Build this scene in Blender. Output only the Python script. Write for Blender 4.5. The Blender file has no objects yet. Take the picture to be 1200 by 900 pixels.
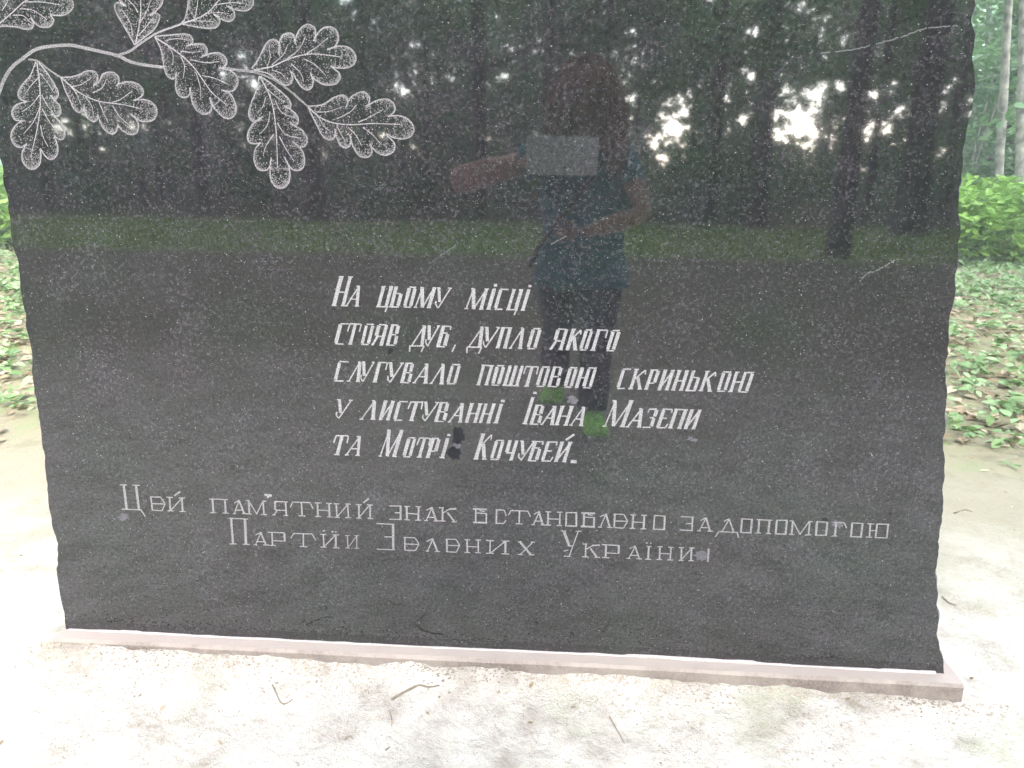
import bpy, bmesh, math, random
import numpy as np
from mathutils import Vector, Matrix

# ------------------------------------------------------------------ camera, world, sun, exposure
SC = bpy.context.scene
COL = SC.collection
R_ = math.radians
CAM = np.array((0.0, -1.9, 1.34))
FPX, PITCH, YAW, ROLL = 930.0, R_(15.4), R_(3.5), R_(0.62)      # photograph is 1200 x 900
cy, sy = math.cos(YAW), math.sin(YAW)
FW = np.array([-sy * math.cos(PITCH), cy * math.cos(PITCH), -math.sin(PITCH)])
RT0 = np.array([cy, sy, 0.0]); UP0 = np.cross(RT0, FW)
RT = RT0 * math.cos(ROLL) + UP0 * math.sin(ROLL)
UP = -RT0 * math.sin(ROLL) + UP0 * math.cos(ROLL)
cam_data = bpy.data.cameras.new('camera'); cam = bpy.data.objects.new('camera', cam_data); COL.objects.link(cam)
cam.matrix_world = Matrix(((RT[0], UP[0], -FW[0], CAM[0]), (RT[1], UP[1], -FW[1], CAM[1]), (RT[2], UP[2], -FW[2], CAM[2]), (0, 0, 0, 1)))
cam_data.sensor_width = 36; cam_data.lens = FPX / 1200 * 36
cam_data.clip_start = 0.02; cam_data.clip_end = 1000
cam_data.dof.use_dof = True; cam_data.dof.focus_distance = 2.5; cam_data.dof.aperture_fstop = 8
SC.camera = cam

SUN_EL, SUN_AZ = 35, 165          # degrees; azimuth clockwise from +y
world = bpy.data.worlds.new('World'); SC.world = world; world.use_nodes = True
wn = world.node_tree.nodes; wl = world.node_tree.links
sky = wn.new('ShaderNodeTexSky'); sky.sky_type = 'NISHITA'; sky.sun_disc = False
sky.sun_elevation = R_(SUN_EL); sky.sun_rotation = R_(SUN_AZ); sky.air_density = 1.0; sky.dust_density = 1.2; sky.ozone_density = 1.0
hs = wn.new('ShaderNodeHueSaturation'); hs.inputs['Saturation'].default_value = 0.48
wl.new(sky.outputs[0], hs.inputs['Color'])
bg = wn['Background']; bg.inputs['Strength'].default_value = 0.15
wl.new(hs.outputs[0], bg.inputs['Color'])
sd = bpy.data.lights.new('sun', 'SUN'); sd.energy = 0.5; sd.angle = R_(25); sd.color = (1, 0.96, 0.9)
sun = bpy.data.objects.new('sun', sd); COL.objects.link(sun)
_a, _e = R_(SUN_AZ), R_(SUN_EL)
sv = Vector((math.sin(_a) * math.cos(_e), math.cos(_a) * math.cos(_e), math.sin(_e)))
sun.rotation_euler = sv.to_track_quat('Z', 'Y').to_euler(); sun.location = sv * 40
SC.view_settings.view_transform = 'Standard'; SC.view_settings.look = 'None'
SC.view_settings.gamma = 1; SC.view_settings.use_curve_mapping = False
SC.view_settings.exposure = 4.72
SC.render.engine = 'CYCLES'
SC.cycles.max_bounces = 5; SC.cycles.diffuse_bounces = 3; SC.cycles.glossy_bounces = 2
SC.cycles.transmission_bounces = 3; SC.cycles.transparent_max_bounces = 4
SC.cycles.caustics_reflective = False; SC.cycles.caustics_refractive = False
SC.cycles.use_denoising = True

rng = np.random.default_rng(11)
random.seed(5)

# ------------------------------------------------------------------ helpers
def ray(px, py):
    return FW + RT * (px - 600) / FPX - UP * (py - 450) / FPX
def face(px, py):
    """where a point measured on the photograph lies on the stone's polished face: (x, z)"""
    d = ray(px, py); t = -CAM[1] / d[1]; p = CAM + d * t
    return p[0], p[2]
def beyond(px, py, Y):
    """point seen directly at depth Y beyond the face"""
    d = ray(px, py); t = (Y - CAM[1]) / d[1]; return CAM + d * t
def mirrored(px, py, Y):
    """point seen in the polished face, standing Y metres in front of it"""
    p = beyond(px, py, Y); return np.array([p[0], -p[1], p[2]])
def photo_xy(P, mirror):
    P = np.atleast_2d(P).copy()
    if mirror: P[:, 1] *= -1
    v = P - CAM; z = v @ FW
    z = np.where(z > 0.1, z, 0.1)
    return 600 + FPX * (v @ RT) / z, 450 - FPX * (v @ UP) / z

def tag(o, label=None, cat=None, group=None, kind=None):
    if label: o['label'] = label
    if cat: o['category'] = cat
    if group: o['group'] = group
    if kind: o['kind'] = kind
    return o
def empty(name, loc=(0, 0, 0)):
    o = bpy.data.objects.new(name, None); o.empty_display_size = 0.2; COL.objects.link(o); o.location = loc
    return o
def link(name, me, parent=None, loc=None):
    o = bpy.data.objects.new(name, me); COL.objects.link(o)
    if parent is not None: o.parent = parent
    if loc is not None: o.location = loc
    return o
def np_mesh(name, V, loops, counts, mat, smooth=False):
    """fast mesh from arrays: V (n,3), flat loop indices, corners of each face"""
    me = bpy.data.meshes.new(name)
    V = np.asarray(V, np.float32); loops = np.asarray(loops, np.int32).ravel(); counts = np.asarray(counts, np.int32)
    me.vertices.add(len(V)); me.vertices.foreach_set('co', V.ravel())
    me.loops.add(len(loops)); me.loops.foreach_set('vertex_index', loops)
    me.polygons.add(len(counts))
    starts = np.concatenate(([0], np.cumsum(counts)[:-1])).astype(np.int32)
    me.polygons.foreach_set('loop_start', starts); me.polygons.foreach_set('loop_total', counts)
    me.polygons.foreach_set('use_smooth', np.full(len(counts), smooth))
    me.update(calc_edges=True)
    if mat: me.materials.append(mat)
    return me
class MB:
    def __init__(s): s.v = []; s.f = []
    def add(s, vs, fs):
        n = len(s.v); s.v += [tuple(map(float, q)) for q in vs]; s.f += [tuple(i + n for i in f) for f in fs]
    def tube(s, pts, rads, sides=8, cap=True, wob=0.0):
        pts = [np.array(p, float) for p in pts]; n0 = len(s.v); m = len(pts)
        ref = np.array([0.31, 0.9, 0.2]); rings = []
        for i, p in enumerate(pts):
            t = pts[min(i + 1, m - 1)] - pts[max(i - 1, 0)]; t /= (np.linalg.norm(t) + 1e-9)
            a = np.cross(t, ref); a /= (np.linalg.norm(a) + 1e-9); b = np.cross(t, a)
            r = rads[i] if hasattr(rads, '__len__') else rads
            for k in range(sides):
                w = 2 * math.pi * k / sides; rr = r * (1 + wob * random.uniform(-1, 1))
                s.v.append(tuple(p + rr * (math.cos(w) * a + math.sin(w) * b)))
        for i in range(m - 1):
            for k in range(sides):
                a0 = n0 + i * sides + k; a1 = n0 + i * sides + (k + 1) % sides
                s.f.append((a0, a1, a1 + sides, a0 + sides))
        if cap:
            s.f.append(tuple(n0 + k for k in range(sides))[::-1]); s.f.append(tuple(n0 + (m - 1) * sides + k for k in range(sides)))
    def ball(s, c, r, seg=12, rings=8, rot=None):
        c = np.array(c, float); r = np.array(r if hasattr(r, '__len__') else (r, r, r), float); n0 = len(s.v)
        Rm = np.array(rot) if rot is not None else np.eye(3)
        for i in range(rings + 1):
            th = math.pi * i / rings
            for k in range(seg):
                ph = 2 * math.pi * k / seg
                s.v.append(tuple(c + Rm @ (r * np.array([math.sin(th) * math.cos(ph), math.sin(th) * math.sin(ph), math.cos(th)]))))
        for i in range(rings):
            for k in range(seg):
                a = n0 + i * seg + k; b = n0 + i * seg + (k + 1) % seg
                s.f.append((a, b, b + seg, a + seg))
    def box(s, c, h, rot=None):
        c = np.array(c, float); Rm = np.array(rot) if rot is not None else np.eye(3); q = []
        for dx in (-1, 1):
            for dy in (-1, 1):
                for dz in (-1, 1): q.append(c + Rm @ np.array([dx * h[0], dy * h[1], dz * h[2]]))
        s.add(q, [(0, 1, 3, 2), (4, 6, 7, 5), (0, 4, 5, 1), (2, 3, 7, 6), (0, 2, 6, 4), (1, 5, 7, 3)])
    def mesh(s, name, mat, smooth=True):
        me = bpy.data.meshes.new(name); me.from_pydata(s.v, [], s.f); me.update()
        if mat: me.materials.append(mat)
        if smooth:
            me.polygons.foreach_set('use_smooth', [True] * len(me.polygons))
        return me
    def build(s, name, mat, parent=None, smooth=True, loc=None):
        return link(name, s.mesh(name, mat, smooth), parent, loc)

def lattice(n=256, seed=0):
    return np.random.default_rng(seed).random((n, n))
_LT = [lattice(256, 100 + k) for k in range(6)]
def noise2(x, y, k=0):
    L = _LT[k % 6]; x = np.asarray(x, float) + 37.3 * k; y = np.asarray(y, float) + 11.7 * k
    xi = np.floor(x).astype(int); yi = np.floor(y).astype(int); fx = x - xi; fy = y - yi
    fx = fx * fx * (3 - 2 * fx); fy = fy * fy * (3 - 2 * fy); n = 256
    a = L[xi % n, yi % n]; b = L[(xi + 1) % n, yi % n]; c = L[xi % n, (yi + 1) % n]; d = L[(xi + 1) % n, (yi + 1) % n]
    return (a * (1 - fx) + b * fx) * (1 - fy) + (c * (1 - fx) + d * fx) * fy - 0.5
def fbm(x, y, o=4, k=0):
    s = 0; a = 1.0
    for i in range(o):
        s = s + a * noise2(x * 2 ** i, y * 2 ** i, k + i); a *= 0.5
    return s

# ------------------------------------------------------------------ materials
def new_mat(name):
    m = bpy.data.materials.new(name); m.use_nodes = True
    return m, m.node_tree.nodes, m.node_tree.links, m.node_tree.nodes['Principled BSDF']
def nd(N, t, **kw):
    n = N.new(t)
    for k, v in kw.items():
        if k in n.inputs.keys(): n.inputs[k].default_value = v
        else: setattr(n, k, v)
    return n
def ramp(N, L, src, stops):
    r = N.new('ShaderNodeValToRGB'); e = r.color_ramp.elements
    while len(e) < len(stops): e.new(0.5)
    for i, (p, c) in enumerate(stops):
        e[i].position = p; e[i].color = (c[0], c[1], c[2], 1) if hasattr(c, '__len__') else (c, c, c, 1)
    L.new(src, r.inputs[0]); return r.outputs[0]
def mix(N, L, fac, a, b, mode='MIX'):
    m = N.new('ShaderNodeMix'); m.data_type = 'RGBA'; m.blend_type = mode
    for i, q in ((0, fac), (6, a), (7, b)):
        if hasattr(q, 'links') or hasattr(q, 'is_linked'): L.new(q, m.inputs[i])
        elif hasattr(q, '__len__'): m.inputs[i].default_value = (*q[:3], 1)
        else: m.inputs[i].default_value = q
    return m.outputs[2]
def math_(N, L, op, a, b=None, c=None):
    m = N.new('ShaderNodeMath'); m.operation = op
    for i, q in enumerate((a, b, c)):
        if q is None: continue
        if hasattr(q, 'is_linked'): L.new(q, m.inputs[i])
        else: m.inputs[i].default_value = q
    return m.outputs[0]

def plain(name, col, rough=0.8, var=0.0, scale=20, spec=0.3, bump=0.0):
    m, N, L, P = new_mat(name)
    P.inputs['Roughness'].default_value = rough; P.inputs['Specular IOR Level'].default_value = spec
    tc = N.new('ShaderNodeTexCoord'); no = nd(N, 'ShaderNodeTexNoise', Scale=scale, Detail=5.0); L.new(tc.outputs['Object'], no.inputs['Vector'])
    c0 = tuple(max(0, q * (1 - var)) for q in col); c1 = tuple(min(1, q * (1 + var)) for q in col)
    L.new(ramp(N, L, no.outputs[0], [(0.3, c0), (0.7, c1)]), P.inputs['Base Color'])
    if bump:
        b = nd(N, 'ShaderNodeBump', Strength=bump, Distance=0.01); L.new(no.outputs[0], b.inputs['Height']); L.new(b.outputs[0], P.inputs['Normal'])
    return m

def granite(polished=True):
    m, N, L, P = new_mat('polished_granite' if polished else 'rough_granite')
    tc = N.new('ShaderNodeTexCoord'); co = tc.outputs['Object']
    n1 = nd(N, 'ShaderNodeTexNoise', Scale=105.0, Detail=5.0, Roughness=0.75); L.new(co, n1.inputs['Vector'])
    base = ramp(N, L, n1.outputs[0], [(0.33, (0.006, 0.0058, 0.006)), (0.52, (0.0160, 0.0152, 0.0156)), (0.71, (0.046, 0.0435, 0.0455))])
    n2 = nd(N, 'ShaderNodeTexNoise', Scale=9.0, Detail=5.0, Roughness=0.6); L.new(co, n2.inputs['Vector'])
    base = mix(N, L, 0.6, base, ramp(N, L, n2.outputs[0], [(0.35, (0.34, 0.36, 0.33)), (0.5, (0.55, 0.52, 0.53)), (0.66, (0.86, 0.80, 0.88))]), 'OVERLAY')
    n4 = nd(N, 'ShaderNodeTexNoise', Scale=3.3, Detail=6.0, Roughness=0.65); L.new(co, n4.inputs['Vector'])
    base = mix(N, L, 0.85, base, ramp(N, L, n4.outputs['Color'], [(0.40, (0.80, 1.0, 0.84)), (0.5, (0.95, 0.95, 0.95)), (0.60, (1.0, 0.91, 0.98))]), 'MULTIPLY')
    # mid grey feldspar grains
    v1 = nd(N, 'ShaderNodeTexVoronoi', Scale=170.0); L.new(co, v1.inputs['Vector'])
    sx = N.new('ShaderNodeSeparateColor'); L.new(v1.outputs['Color'], sx.inputs[0])
    g = ramp(N, L, sx.outputs[0], [(0.80, 0.0), (0.98, 0.38)])
    base = mix(N, L, g, base, ramp(N, L, sx.outputs[1], [(0.0, (0.030, 0.034, 0.028)), (0.5, (0.055, 0.050, 0.053)), (1.0, (0.026, 0.034, 0.036))]))
    # dark grains
    v3 = nd(N, 'ShaderNodeTexVoronoi', Scale=95.0); L.new(co, v3.inputs['Vector'])
    s3 = N.new('ShaderNodeSeparateColor'); L.new(v3.outputs['Color'], s3.inputs[0])
    base = mix(N, L, ramp(N, L, s3.outputs[1], [(0.78, 0.0), (0.84, 0.7)]), base, (0.010, 0.010, 0.012))
    # pale mica flecks: short streaks turned three ways
    for k, (rx, sc, th, cc) in enumerate(((0.6, (170, 60, 560), 0.986, 0.11), (-0.8, (160, 60, 520), 0.986, 0.10), (1.45, (300, 60, 300), 0.993, 0.22))):
        mp = N.new('ShaderNodeMapping'); mp.inputs['Rotation'].default_value = (0, rx, 0); mp.inputs['Scale'].default_value = sc; L.new(co, mp.inputs['Vector'])
        v = nd(N, 'ShaderNodeTexVoronoi', Scale=1.0); L.new(mp.outputs[0], v.inputs['Vector'])
        s = N.new('ShaderNodeSeparateColor'); L.new(v.outputs['Color'], s.inputs[0])
        sel = math_(N, L, 'GREATER_THAN', s.outputs[0], th); near = math_(N, L, 'LESS_THAN', v.outputs['Distance'], 0.36)
        f = math_(N, L, 'MULTIPLY', math_(N, L, 'MULTIPLY', sel, near), math_(N, L, 'MULTIPLY_ADD', s.outputs[2], 0.7, 0.3))
        base = mix(N, L, f, base, (cc, cc * 0.98, cc * 0.99))
    L.new(base, P.inputs['Base Color'])
    P.inputs['IOR'].default_value = 1.80
    ns = nd(N, 'ShaderNodeTexNoise', Scale=150.0, Detail=4.0, Roughness=0.7); L.new(co, ns.inputs['Vector'])      # each mineral takes the polish differently
    rs = N.new('ShaderNodeMapRange'); rs.inputs[1].default_value = 0.34; rs.inputs[2].default_value = 0.66; rs.inputs[3].default_value = 0.20; rs.inputs[4].default_value = 0.68
    L.new(ns.outputs[0], rs.inputs[0]); L.new(rs.outputs[0], P.inputs['Specular IOR Level'])
    if polished:
        P.inputs['Roughness'].default_value = 0.055
        nb = nd(N, 'ShaderNodeTexNoise', Scale=260.0, Detail=2.0); L.new(co, nb.inputs['Vector'])
        r = N.new('ShaderNodeMapRange'); r.inputs[1].default_value = 0.3; r.inputs[2].default_value = 0.75; r.inputs[3].default_value = 0.015; r.inputs[4].default_value = 0.05
        L.new(nb.outputs[0], r.inputs[0]); L.new(r.outputs[0], P.inputs['Roughness'])
    else:
        P.inputs['Roughness'].default_value = 0.75
        nb = nd(N, 'ShaderNodeTexNoise', Scale=60.0, Detail=6.0); L.new(co, nb.inputs['Vector'])
        b = nd(N, 'ShaderNodeBump', Strength=0.7, Distance=0.01); L.new(nb.outputs[0], b.inputs['Height']); L.new(b.outputs[0], P.inputs['Normal'])
    return m
M_GRAN, M_ROUGH = granite(True), granite(False)

def engraving(name='engraved_stone', k=1.0):
    m, N, L, P = new_mat(name)
    tc = N.new('ShaderNodeTexCoord'); n = nd(N, 'ShaderNodeTexNoise', Scale=420.0, Detail=3.0); L.new(tc.outputs['Object'], n.inputs['Vector'])
    L.new(ramp(N, L, n.outputs[0], [(p_, tuple(k * q for q in c_)) for p_, c_ in ((0.32, (0.080, 0.076, 0.077)), (0.48, (0.165, 0.155, 0.157)), (0.66, (0.29, 0.27, 0.274)))]), P.inputs['Base Color'])
    P.inputs['Roughness'].default_value = 0.85; P.inputs['Specular IOR Level'].default_value = 0.2
    return m
M_ENG = engraving(); M_ENG_SHALLOW = engraving('shallow_engraving', 0.80); M_ENG_LEAF = engraving('leaf_engraving', 0.85)
M_WORN = plain('worn_engraving', (0.13, 0.12, 0.125), 0.85, 0.4, 400, 0.2)
M_SCRATCH = plain('scratch', (0.055, 0.058, 0.058), 0.7, 0.5, 300, 0.3)
M_DARK_MARK = plain('dark_patch', (0.010, 0.010, 0.012), 0.5, 0.3, 60, 0.1)
M_STAIN_PALE = plain('pale_residue', (0.07, 0.064, 0.072), 0.8, 0.35, 90, 0.1)

def plinth_mat():
    m, N, L, P = new_mat('plinth_stone')
    tc = N.new('ShaderNodeTexCoord'); co = tc.outputs['Object']
    n = nd(N, 'ShaderNodeTexNoise', Scale=150.0, Detail=6.0, Roughness=0.7); L.new(co, n.inputs['Vector'])
    c = ramp(N, L, n.outputs[0], [(0.3, (0.10, 0.080, 0.070)), (0.55, (0.155, 0.124, 0.110)), (0.75, (0.22, 0.18, 0.162))])
    n2 = nd(N, 'ShaderNodeTexNoise', Scale=7.0, Detail=5.0, Roughness=0.7); L.new(co, n2.inputs['Vector'])
    c = mix(N, L, ramp(N, L, n2.outputs[0], [(0.42, 0.0), (0.6, 0.6)]), c, (0.25, 0.21, 0.18))
    g = N.new('ShaderNodeNewGeometry'); sx = N.new('ShaderNodeSeparateXYZ'); L.new(g.outputs['True Normal'], sx.inputs[0])
    c = mix(N, L, ramp(N, L, math_(N, L, 'MULTIPLY', sx.outputs[2], ramp(N, L, n2.outputs[0], [(0.2, 0.75), (0.6, 1.0)])), [(0.4, 0.0), (0.8, 0.85)]), c, (0.28, 0.228, 0.205))   # paler tone on upward faces
    L.new(c, P.inputs['Base Color']); P.inputs['Roughness'].default_value = 0.9; P.inputs['Specular IOR Level'].default_value = 0.15
    b = nd(N, 'ShaderNodeBump', Strength=0.5, Distance=0.004); L.new(n.outputs[0], b.inputs['Height']); L.new(b.outputs[0], P.inputs['Normal'])
    return m
M_PLINTH = plinth_mat()

def ground_mat():
    m, N, L, P = new_mat('forest_clearing_soil')
    tc = N.new('ShaderNodeTexCoord'); co = tc.outputs['Object']
    sp = N.new('ShaderNodeSeparateXYZ'); L.new(co, sp.inputs[0])
    def noise(s, d=5.0, r=0.6):
        n = nd(N, 'ShaderNodeTexNoise', Scale=s, Detail=d, Roughness=r); L.new(co, n.inputs['Vector']); return n.outputs[0]
    nA, nB, nC, nD = noise(0.9), noise(6.0, 6.0, 0.7), noise(45.0, 6.0, 0.75), noise(2.6, 6.0, 0.65)
    # trodden pale clay
    clay = ramp(N, L, nB, [(0.30, (0.255, 0.215, 0.180)), (0.5, (0.40, 0.355, 0.315)), (0.7, (0.485, 0.442, 0.402))])
    clay = mix(N, L, 0.55, clay, ramp(N, L, nC, [(0.28, 0.20), (0.40, 0.49), (0.75, 0.62)]), 'OVERLAY')
    # thin greenish algae film, in drifts
    moss = ramp(N, L, nD, [(0.54, 0.0), (0.70, 0.55)])
    clay = mix(N, L, moss, clay, (0.25, 0.25, 0.165))
    # small dark cracks and crumbs
    v = nd(N, 'ShaderNodeTexVoronoi', Scale=38.0, feature='DISTANCE_TO_EDGE')
    wv = nd(N, 'ShaderNodeTexNoise', Scale=9.0, Detail=3.0); L.new(co, wv.inputs['Vector'])
    vm = N.new('ShaderNodeMix'); vm.data_type = 'RGBA'; vm.blend_type = 'ADD'; vm.inputs[0].default_value = 0.35; L.new(co, vm.inputs[6]); L.new(wv.outputs['Color'], vm.inputs[7]); L.new(vm.outputs[2], v.inputs['Vector'])
    crack = ramp(N, L, v.outputs['Distance'], [(0.0, 1.0), (0.035, 0.0)])
    clay = mix(N, L, math_(N, L, 'MULTIPLY', crack, ramp(N, L, noise(4.2), [(0.42, 0.0), (0.58, 0.85)])), clay, (0.15, 0.12, 0.095))
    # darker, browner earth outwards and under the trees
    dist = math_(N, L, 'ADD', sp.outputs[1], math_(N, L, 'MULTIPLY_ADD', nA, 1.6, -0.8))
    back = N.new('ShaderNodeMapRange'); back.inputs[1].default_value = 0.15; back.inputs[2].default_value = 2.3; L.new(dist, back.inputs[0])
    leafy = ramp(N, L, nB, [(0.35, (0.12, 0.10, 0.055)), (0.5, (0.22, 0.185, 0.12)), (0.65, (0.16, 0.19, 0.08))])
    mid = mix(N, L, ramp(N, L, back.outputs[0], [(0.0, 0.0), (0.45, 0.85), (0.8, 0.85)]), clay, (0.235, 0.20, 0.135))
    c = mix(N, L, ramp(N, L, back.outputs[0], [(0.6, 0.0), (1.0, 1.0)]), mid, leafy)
    # on the viewer's side: earth path, grass verge, wood floor
    f1 = N.new('ShaderNodeMapRange'); f1.inputs[1].default_value = -1.1; f1.inputs[2].default_value = -4.2; L.new(dist, f1.inputs[0])
    path = mix(N, L, nB, (0.115, 0.10, 0.072), (0.19, 0.162, 0.125))
    c = mix(N, L, f1.outputs[0], c, path)
    d2 = math_(N, L, 'ADD', sp.outputs[1], math_(N, L, 'MULTIPLY_ADD', nA, 2.2, -1.1))
    f2 = N.new('ShaderNodeMapRange'); f2.inputs[1].default_value = -10.0; f2.inputs[2].default_value = -11.2; L.new(d2, f2.inputs[0])
    c = mix(N, L, f2.outputs[0], c, (0.27, 0.36, 0.11))
    f3 = N.new('ShaderNodeMapRange'); f3.inputs[1].default_value = -16.0; f3.inputs[2].default_value = -19.0; L.new(d2, f3.inputs[0])
    c = mix(N, L, f3.outputs[0], c, (0.085, 0.08, 0.05))
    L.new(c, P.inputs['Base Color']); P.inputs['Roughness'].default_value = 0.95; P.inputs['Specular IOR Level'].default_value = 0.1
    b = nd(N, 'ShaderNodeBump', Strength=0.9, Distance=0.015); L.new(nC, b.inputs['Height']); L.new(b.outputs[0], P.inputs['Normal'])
    return m
M_GROUND = ground_mat()

def leaf_mat(name, c0, c1, c2, trans=0.35, rough=0.5):
    m, N, L, P = new_mat(name)
    ge = N.new('ShaderNodeNewGeometry'); rr = ramp(N, L, ge.outputs['Random Per Island'], [(0.0, c0), (0.55, c1), (1.0, c2)])
    L.new(rr, P.inputs['Base Color']); P.inputs['Roughness'].default_value = rough; P.inputs['Specular IOR Level'].default_value = 0.25
    tr = N.new('ShaderNodeBsdfTranslucent'); tc = mix(N, L, 0.5, rr, (0.14, 0.26, 0.06)); L.new(tc, tr.inputs[0])
    ms = N.new('ShaderNodeMixShader'); ms.inputs[0].default_value = trans
    L.new(P.outputs[0], ms.inputs[1]); L.new(tr.outputs[0], ms.inputs[2]); L.new(ms.outputs[0], N['Material Output'].inputs[0])
    return m
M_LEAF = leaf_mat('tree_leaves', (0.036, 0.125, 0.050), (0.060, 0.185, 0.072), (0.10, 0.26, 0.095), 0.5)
M_LEAF_L = leaf_mat('light_patched_leaves', (0.09, 0.16, 0.075), (0.13, 0.22, 0.10), (0.30, 0.38, 0.25), 0.45)  # palest leaf tone paints bright patches of light into the foliage
M_NETTLE = leaf_mat('nettle_leaves', (0.12, 0.21, 0.035), (0.19, 0.32, 0.055), (0.29, 0.43, 0.10), 0.4)
M_COVER = leaf_mat('ground_cover_leaves', (0.10, 0.16, 0.06), (0.17, 0.24, 0.10), (0.29, 0.36, 0.20), 0.3)
M_GRASS = leaf_mat('grass_blades', (0.17, 0.26, 0.05), (0.24, 0.35, 0.08), (0.33, 0.42, 0.13), 0.35)
M_LITTER = leaf_mat('dry_leaves', (0.14, 0.09, 0.05), (0.27, 0.20, 0.13), (0.42, 0.34, 0.25), 0.1, 0.8)
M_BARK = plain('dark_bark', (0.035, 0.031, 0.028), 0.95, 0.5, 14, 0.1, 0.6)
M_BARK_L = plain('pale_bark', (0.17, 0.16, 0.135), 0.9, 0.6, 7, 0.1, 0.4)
M_TWIG = plain('dry_twig', (0.17, 0.135, 0.105), 0.9, 0.3, 60, 0.1)
M_CRUMB = plain('soil_crumbs', (0.24, 0.195, 0.155), 0.95, 0.4, 5, 0.1)

# ------------------------------------------------------------------ ground (one sheet to the horizon)
def ground_z(x, y):
    x = np.asarray(x, float); y = np.asarray(y, float)
    r = np.hypot(x, y)
    z = 0.030 * fbm(x * 0.5, y * 0.5, 3, 1) * np.clip((r - 1.5) / 3, 0, 1)
    z = z + 0.020 * fbm(x * 2.2, y * 2.2, 3, 2) * np.clip(r / 3, 0.35, 1)
    near = np.exp(-np.clip(r - 2.2, 0, 99) ** 2 / 2.0)
    z = z + near * (0.007 * fbm(x * 13, y * 13, 3, 3) + 0.0045 * fbm(x * 55, y * 55, 2, 4))
    # crumbled earth banked against the plinth, thicker towards its left end
    dx = np.clip(np.maximum(-1.42 - x, x - 1.10), 0, 9); dy = np.clip(np.maximum(-0.05 - y, y - 0.22), 0, 9); d = np.hypot(dx, dy)
    amt = np.interp(x, [-1.7, -1.3, -0.5, 0.1, 0.6, 0.95, 1.2], [0.055, 0.046, 0.034, 0.030, 0.024, 0.006, 0.004])
    amt = amt + 0.014 * fbm(x * 9, y * 9, 3, 5) + 0.007 * fbm(x * 42, y * 42, 2, 2)
    z = z + amt * np.exp(-(d / 0.12) ** 1.3)
    # gentle fall on the viewer's side and a small rise under the far bank
    z = z + np.clip((y - 2.2) / 8, 0, 1) * 0.05
    z = z * np.clip((120 - r) / 60, 0, 1)
    return z - 0.004
def axis(breaks):
    out = []
    for a, b, st in breaks: out += list(np.arange(a, b, st))
    out.append(breaks[-1][1]); return np.array(out)
gx = axis([(-150, -60, 30), (-60, -12, 4), (-12, -3, 0.5), (-3, -1.9, 0.05), (-1.9, 1.9, 0.013), (1.9, 3, 0.05), (3, 12, 0.5), (12, 60, 4), (60, 150, 30)])
gy = axis([(-150, -60, 30), (-60, -12, 3), (-12, -2.5, 0.4), (-2.5, -1.2, 0.06), (-1.2, 0.5, 0.012), (0.5, 3, 0.03), (3, 10, 0.2), (10, 60, 3), (60, 150, 30)])
GX, GY = np.meshgrid(gx, gy); GZ = ground_z(GX, GY)
nx, ny = len(gx), len(gy); idx = np.arange(nx * ny).reshape(ny, nx)
q = np.stack([idx[:-1, :-1], idx[:-1, 1:], idx[1:, 1:], idx[1:, :-1]], -1).reshape(-1, 4)
gm = np_mesh('ground', np.stack([GX.ravel(), GY.ravel(), GZ.ravel()], 1), q, np.full(len(q), 4), M_GROUND, True)
tag(link('ground', gm), kind='structure')

# ------------------------------------------------------------------ the monument
mon = empty('granite_monument', (0, 0, 0))
tag(mon, 'large black polished granite memorial stone engraved with oak leaves and Ukrainian text', 'monument')

LEFT = [(-24, -60), (-12, 40), (-6, 120), (0, 184), (6, 214), (17, 290), (23, 332), (32, 383), (38, 433), (44, 476), (51, 539), (54, 566), (57, 594), (60, 613), (66, 636), (68, 673), (72, 703), (77, 730), (77.5, 738)]
BOT = [(77.5, 738), (300, 748.5), (467, 756), (700, 766.5), (908, 778.5), (1104.5, 789)]
RIGHT = [(1104.5, 789), (1104, 776), (1099, 757), (1098.5, 735), (1100, 711), (1098, 690), (1096.5, 670), (1100, 640), (1103, 610), (1105, 575), (1106, 538), (1104.5, 518), (1107, 484), (1109, 442), (1111.5, 408), (1114, 370), (1118, 340), (1121, 300), (1124, 262), (1125, 233), (1128, 207), (1130.5, 185), (1134.5, 151), (1138, 120), (1141.5, 98), (1140.5, 75), (1138, 51), (1141.5, 40), (1140, 20), (1142, 0)]
def dense(poly, st):
    out = []
    for a, b in zip(poly[:-1], poly[1:]):
        n = max(1, int(np.hypot(b[0] - a[0], b[1] - a[1]) / st))
        for i in range(n): out.append((a[0] + (b[0] - a[0]) * i / n, a[1] + (b[1] - a[1]) * i / n))
    out.append(poly[-1]); return out
def catmull(pts, n=6, closed=False):
    P = [np.array(p, float) for p in pts]; out = []
    m = len(P)
    rngi = range(m if closed else m - 1)
    for i in rngi:
        if closed: p0, p1, p2, p3 = P[i - 1], P[i], P[(i + 1) % m], P[(i + 2) % m]
        else: p0, p1, p2, p3 = P[max(i - 1, 0)], P[i], P[i + 1], P[min(i + 2, m - 1)]
        for k in range(n):
            t = k / n
            out.append(0.5 * ((2 * p1) + (-p0 + p2) * t + (2 * p0 - 5 * p1 + 4 * p2 - p3) * t * t + (-p0 + 3 * p1 - 3 * p2 + p3) * t ** 3))
    if not closed: out.append(P[-1])
    return out
fl = [face(*p) for p in LEFT]; fb = [face(*p) for p in BOT]; fr = [face(*p) for p in RIGHT]
top = [(0.855, 1.69), (0.85, 1.80), (0.80, 1.93), (0.70, 2.03), (0.5, 2.10), (0.2, 2.15), (-0.2, 2.17), (-0.6, 2.12), (-1.0, 2.04), (-1.22, 1.95), (-1.33, 1.84), fl[0]]
ring = []
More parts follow.
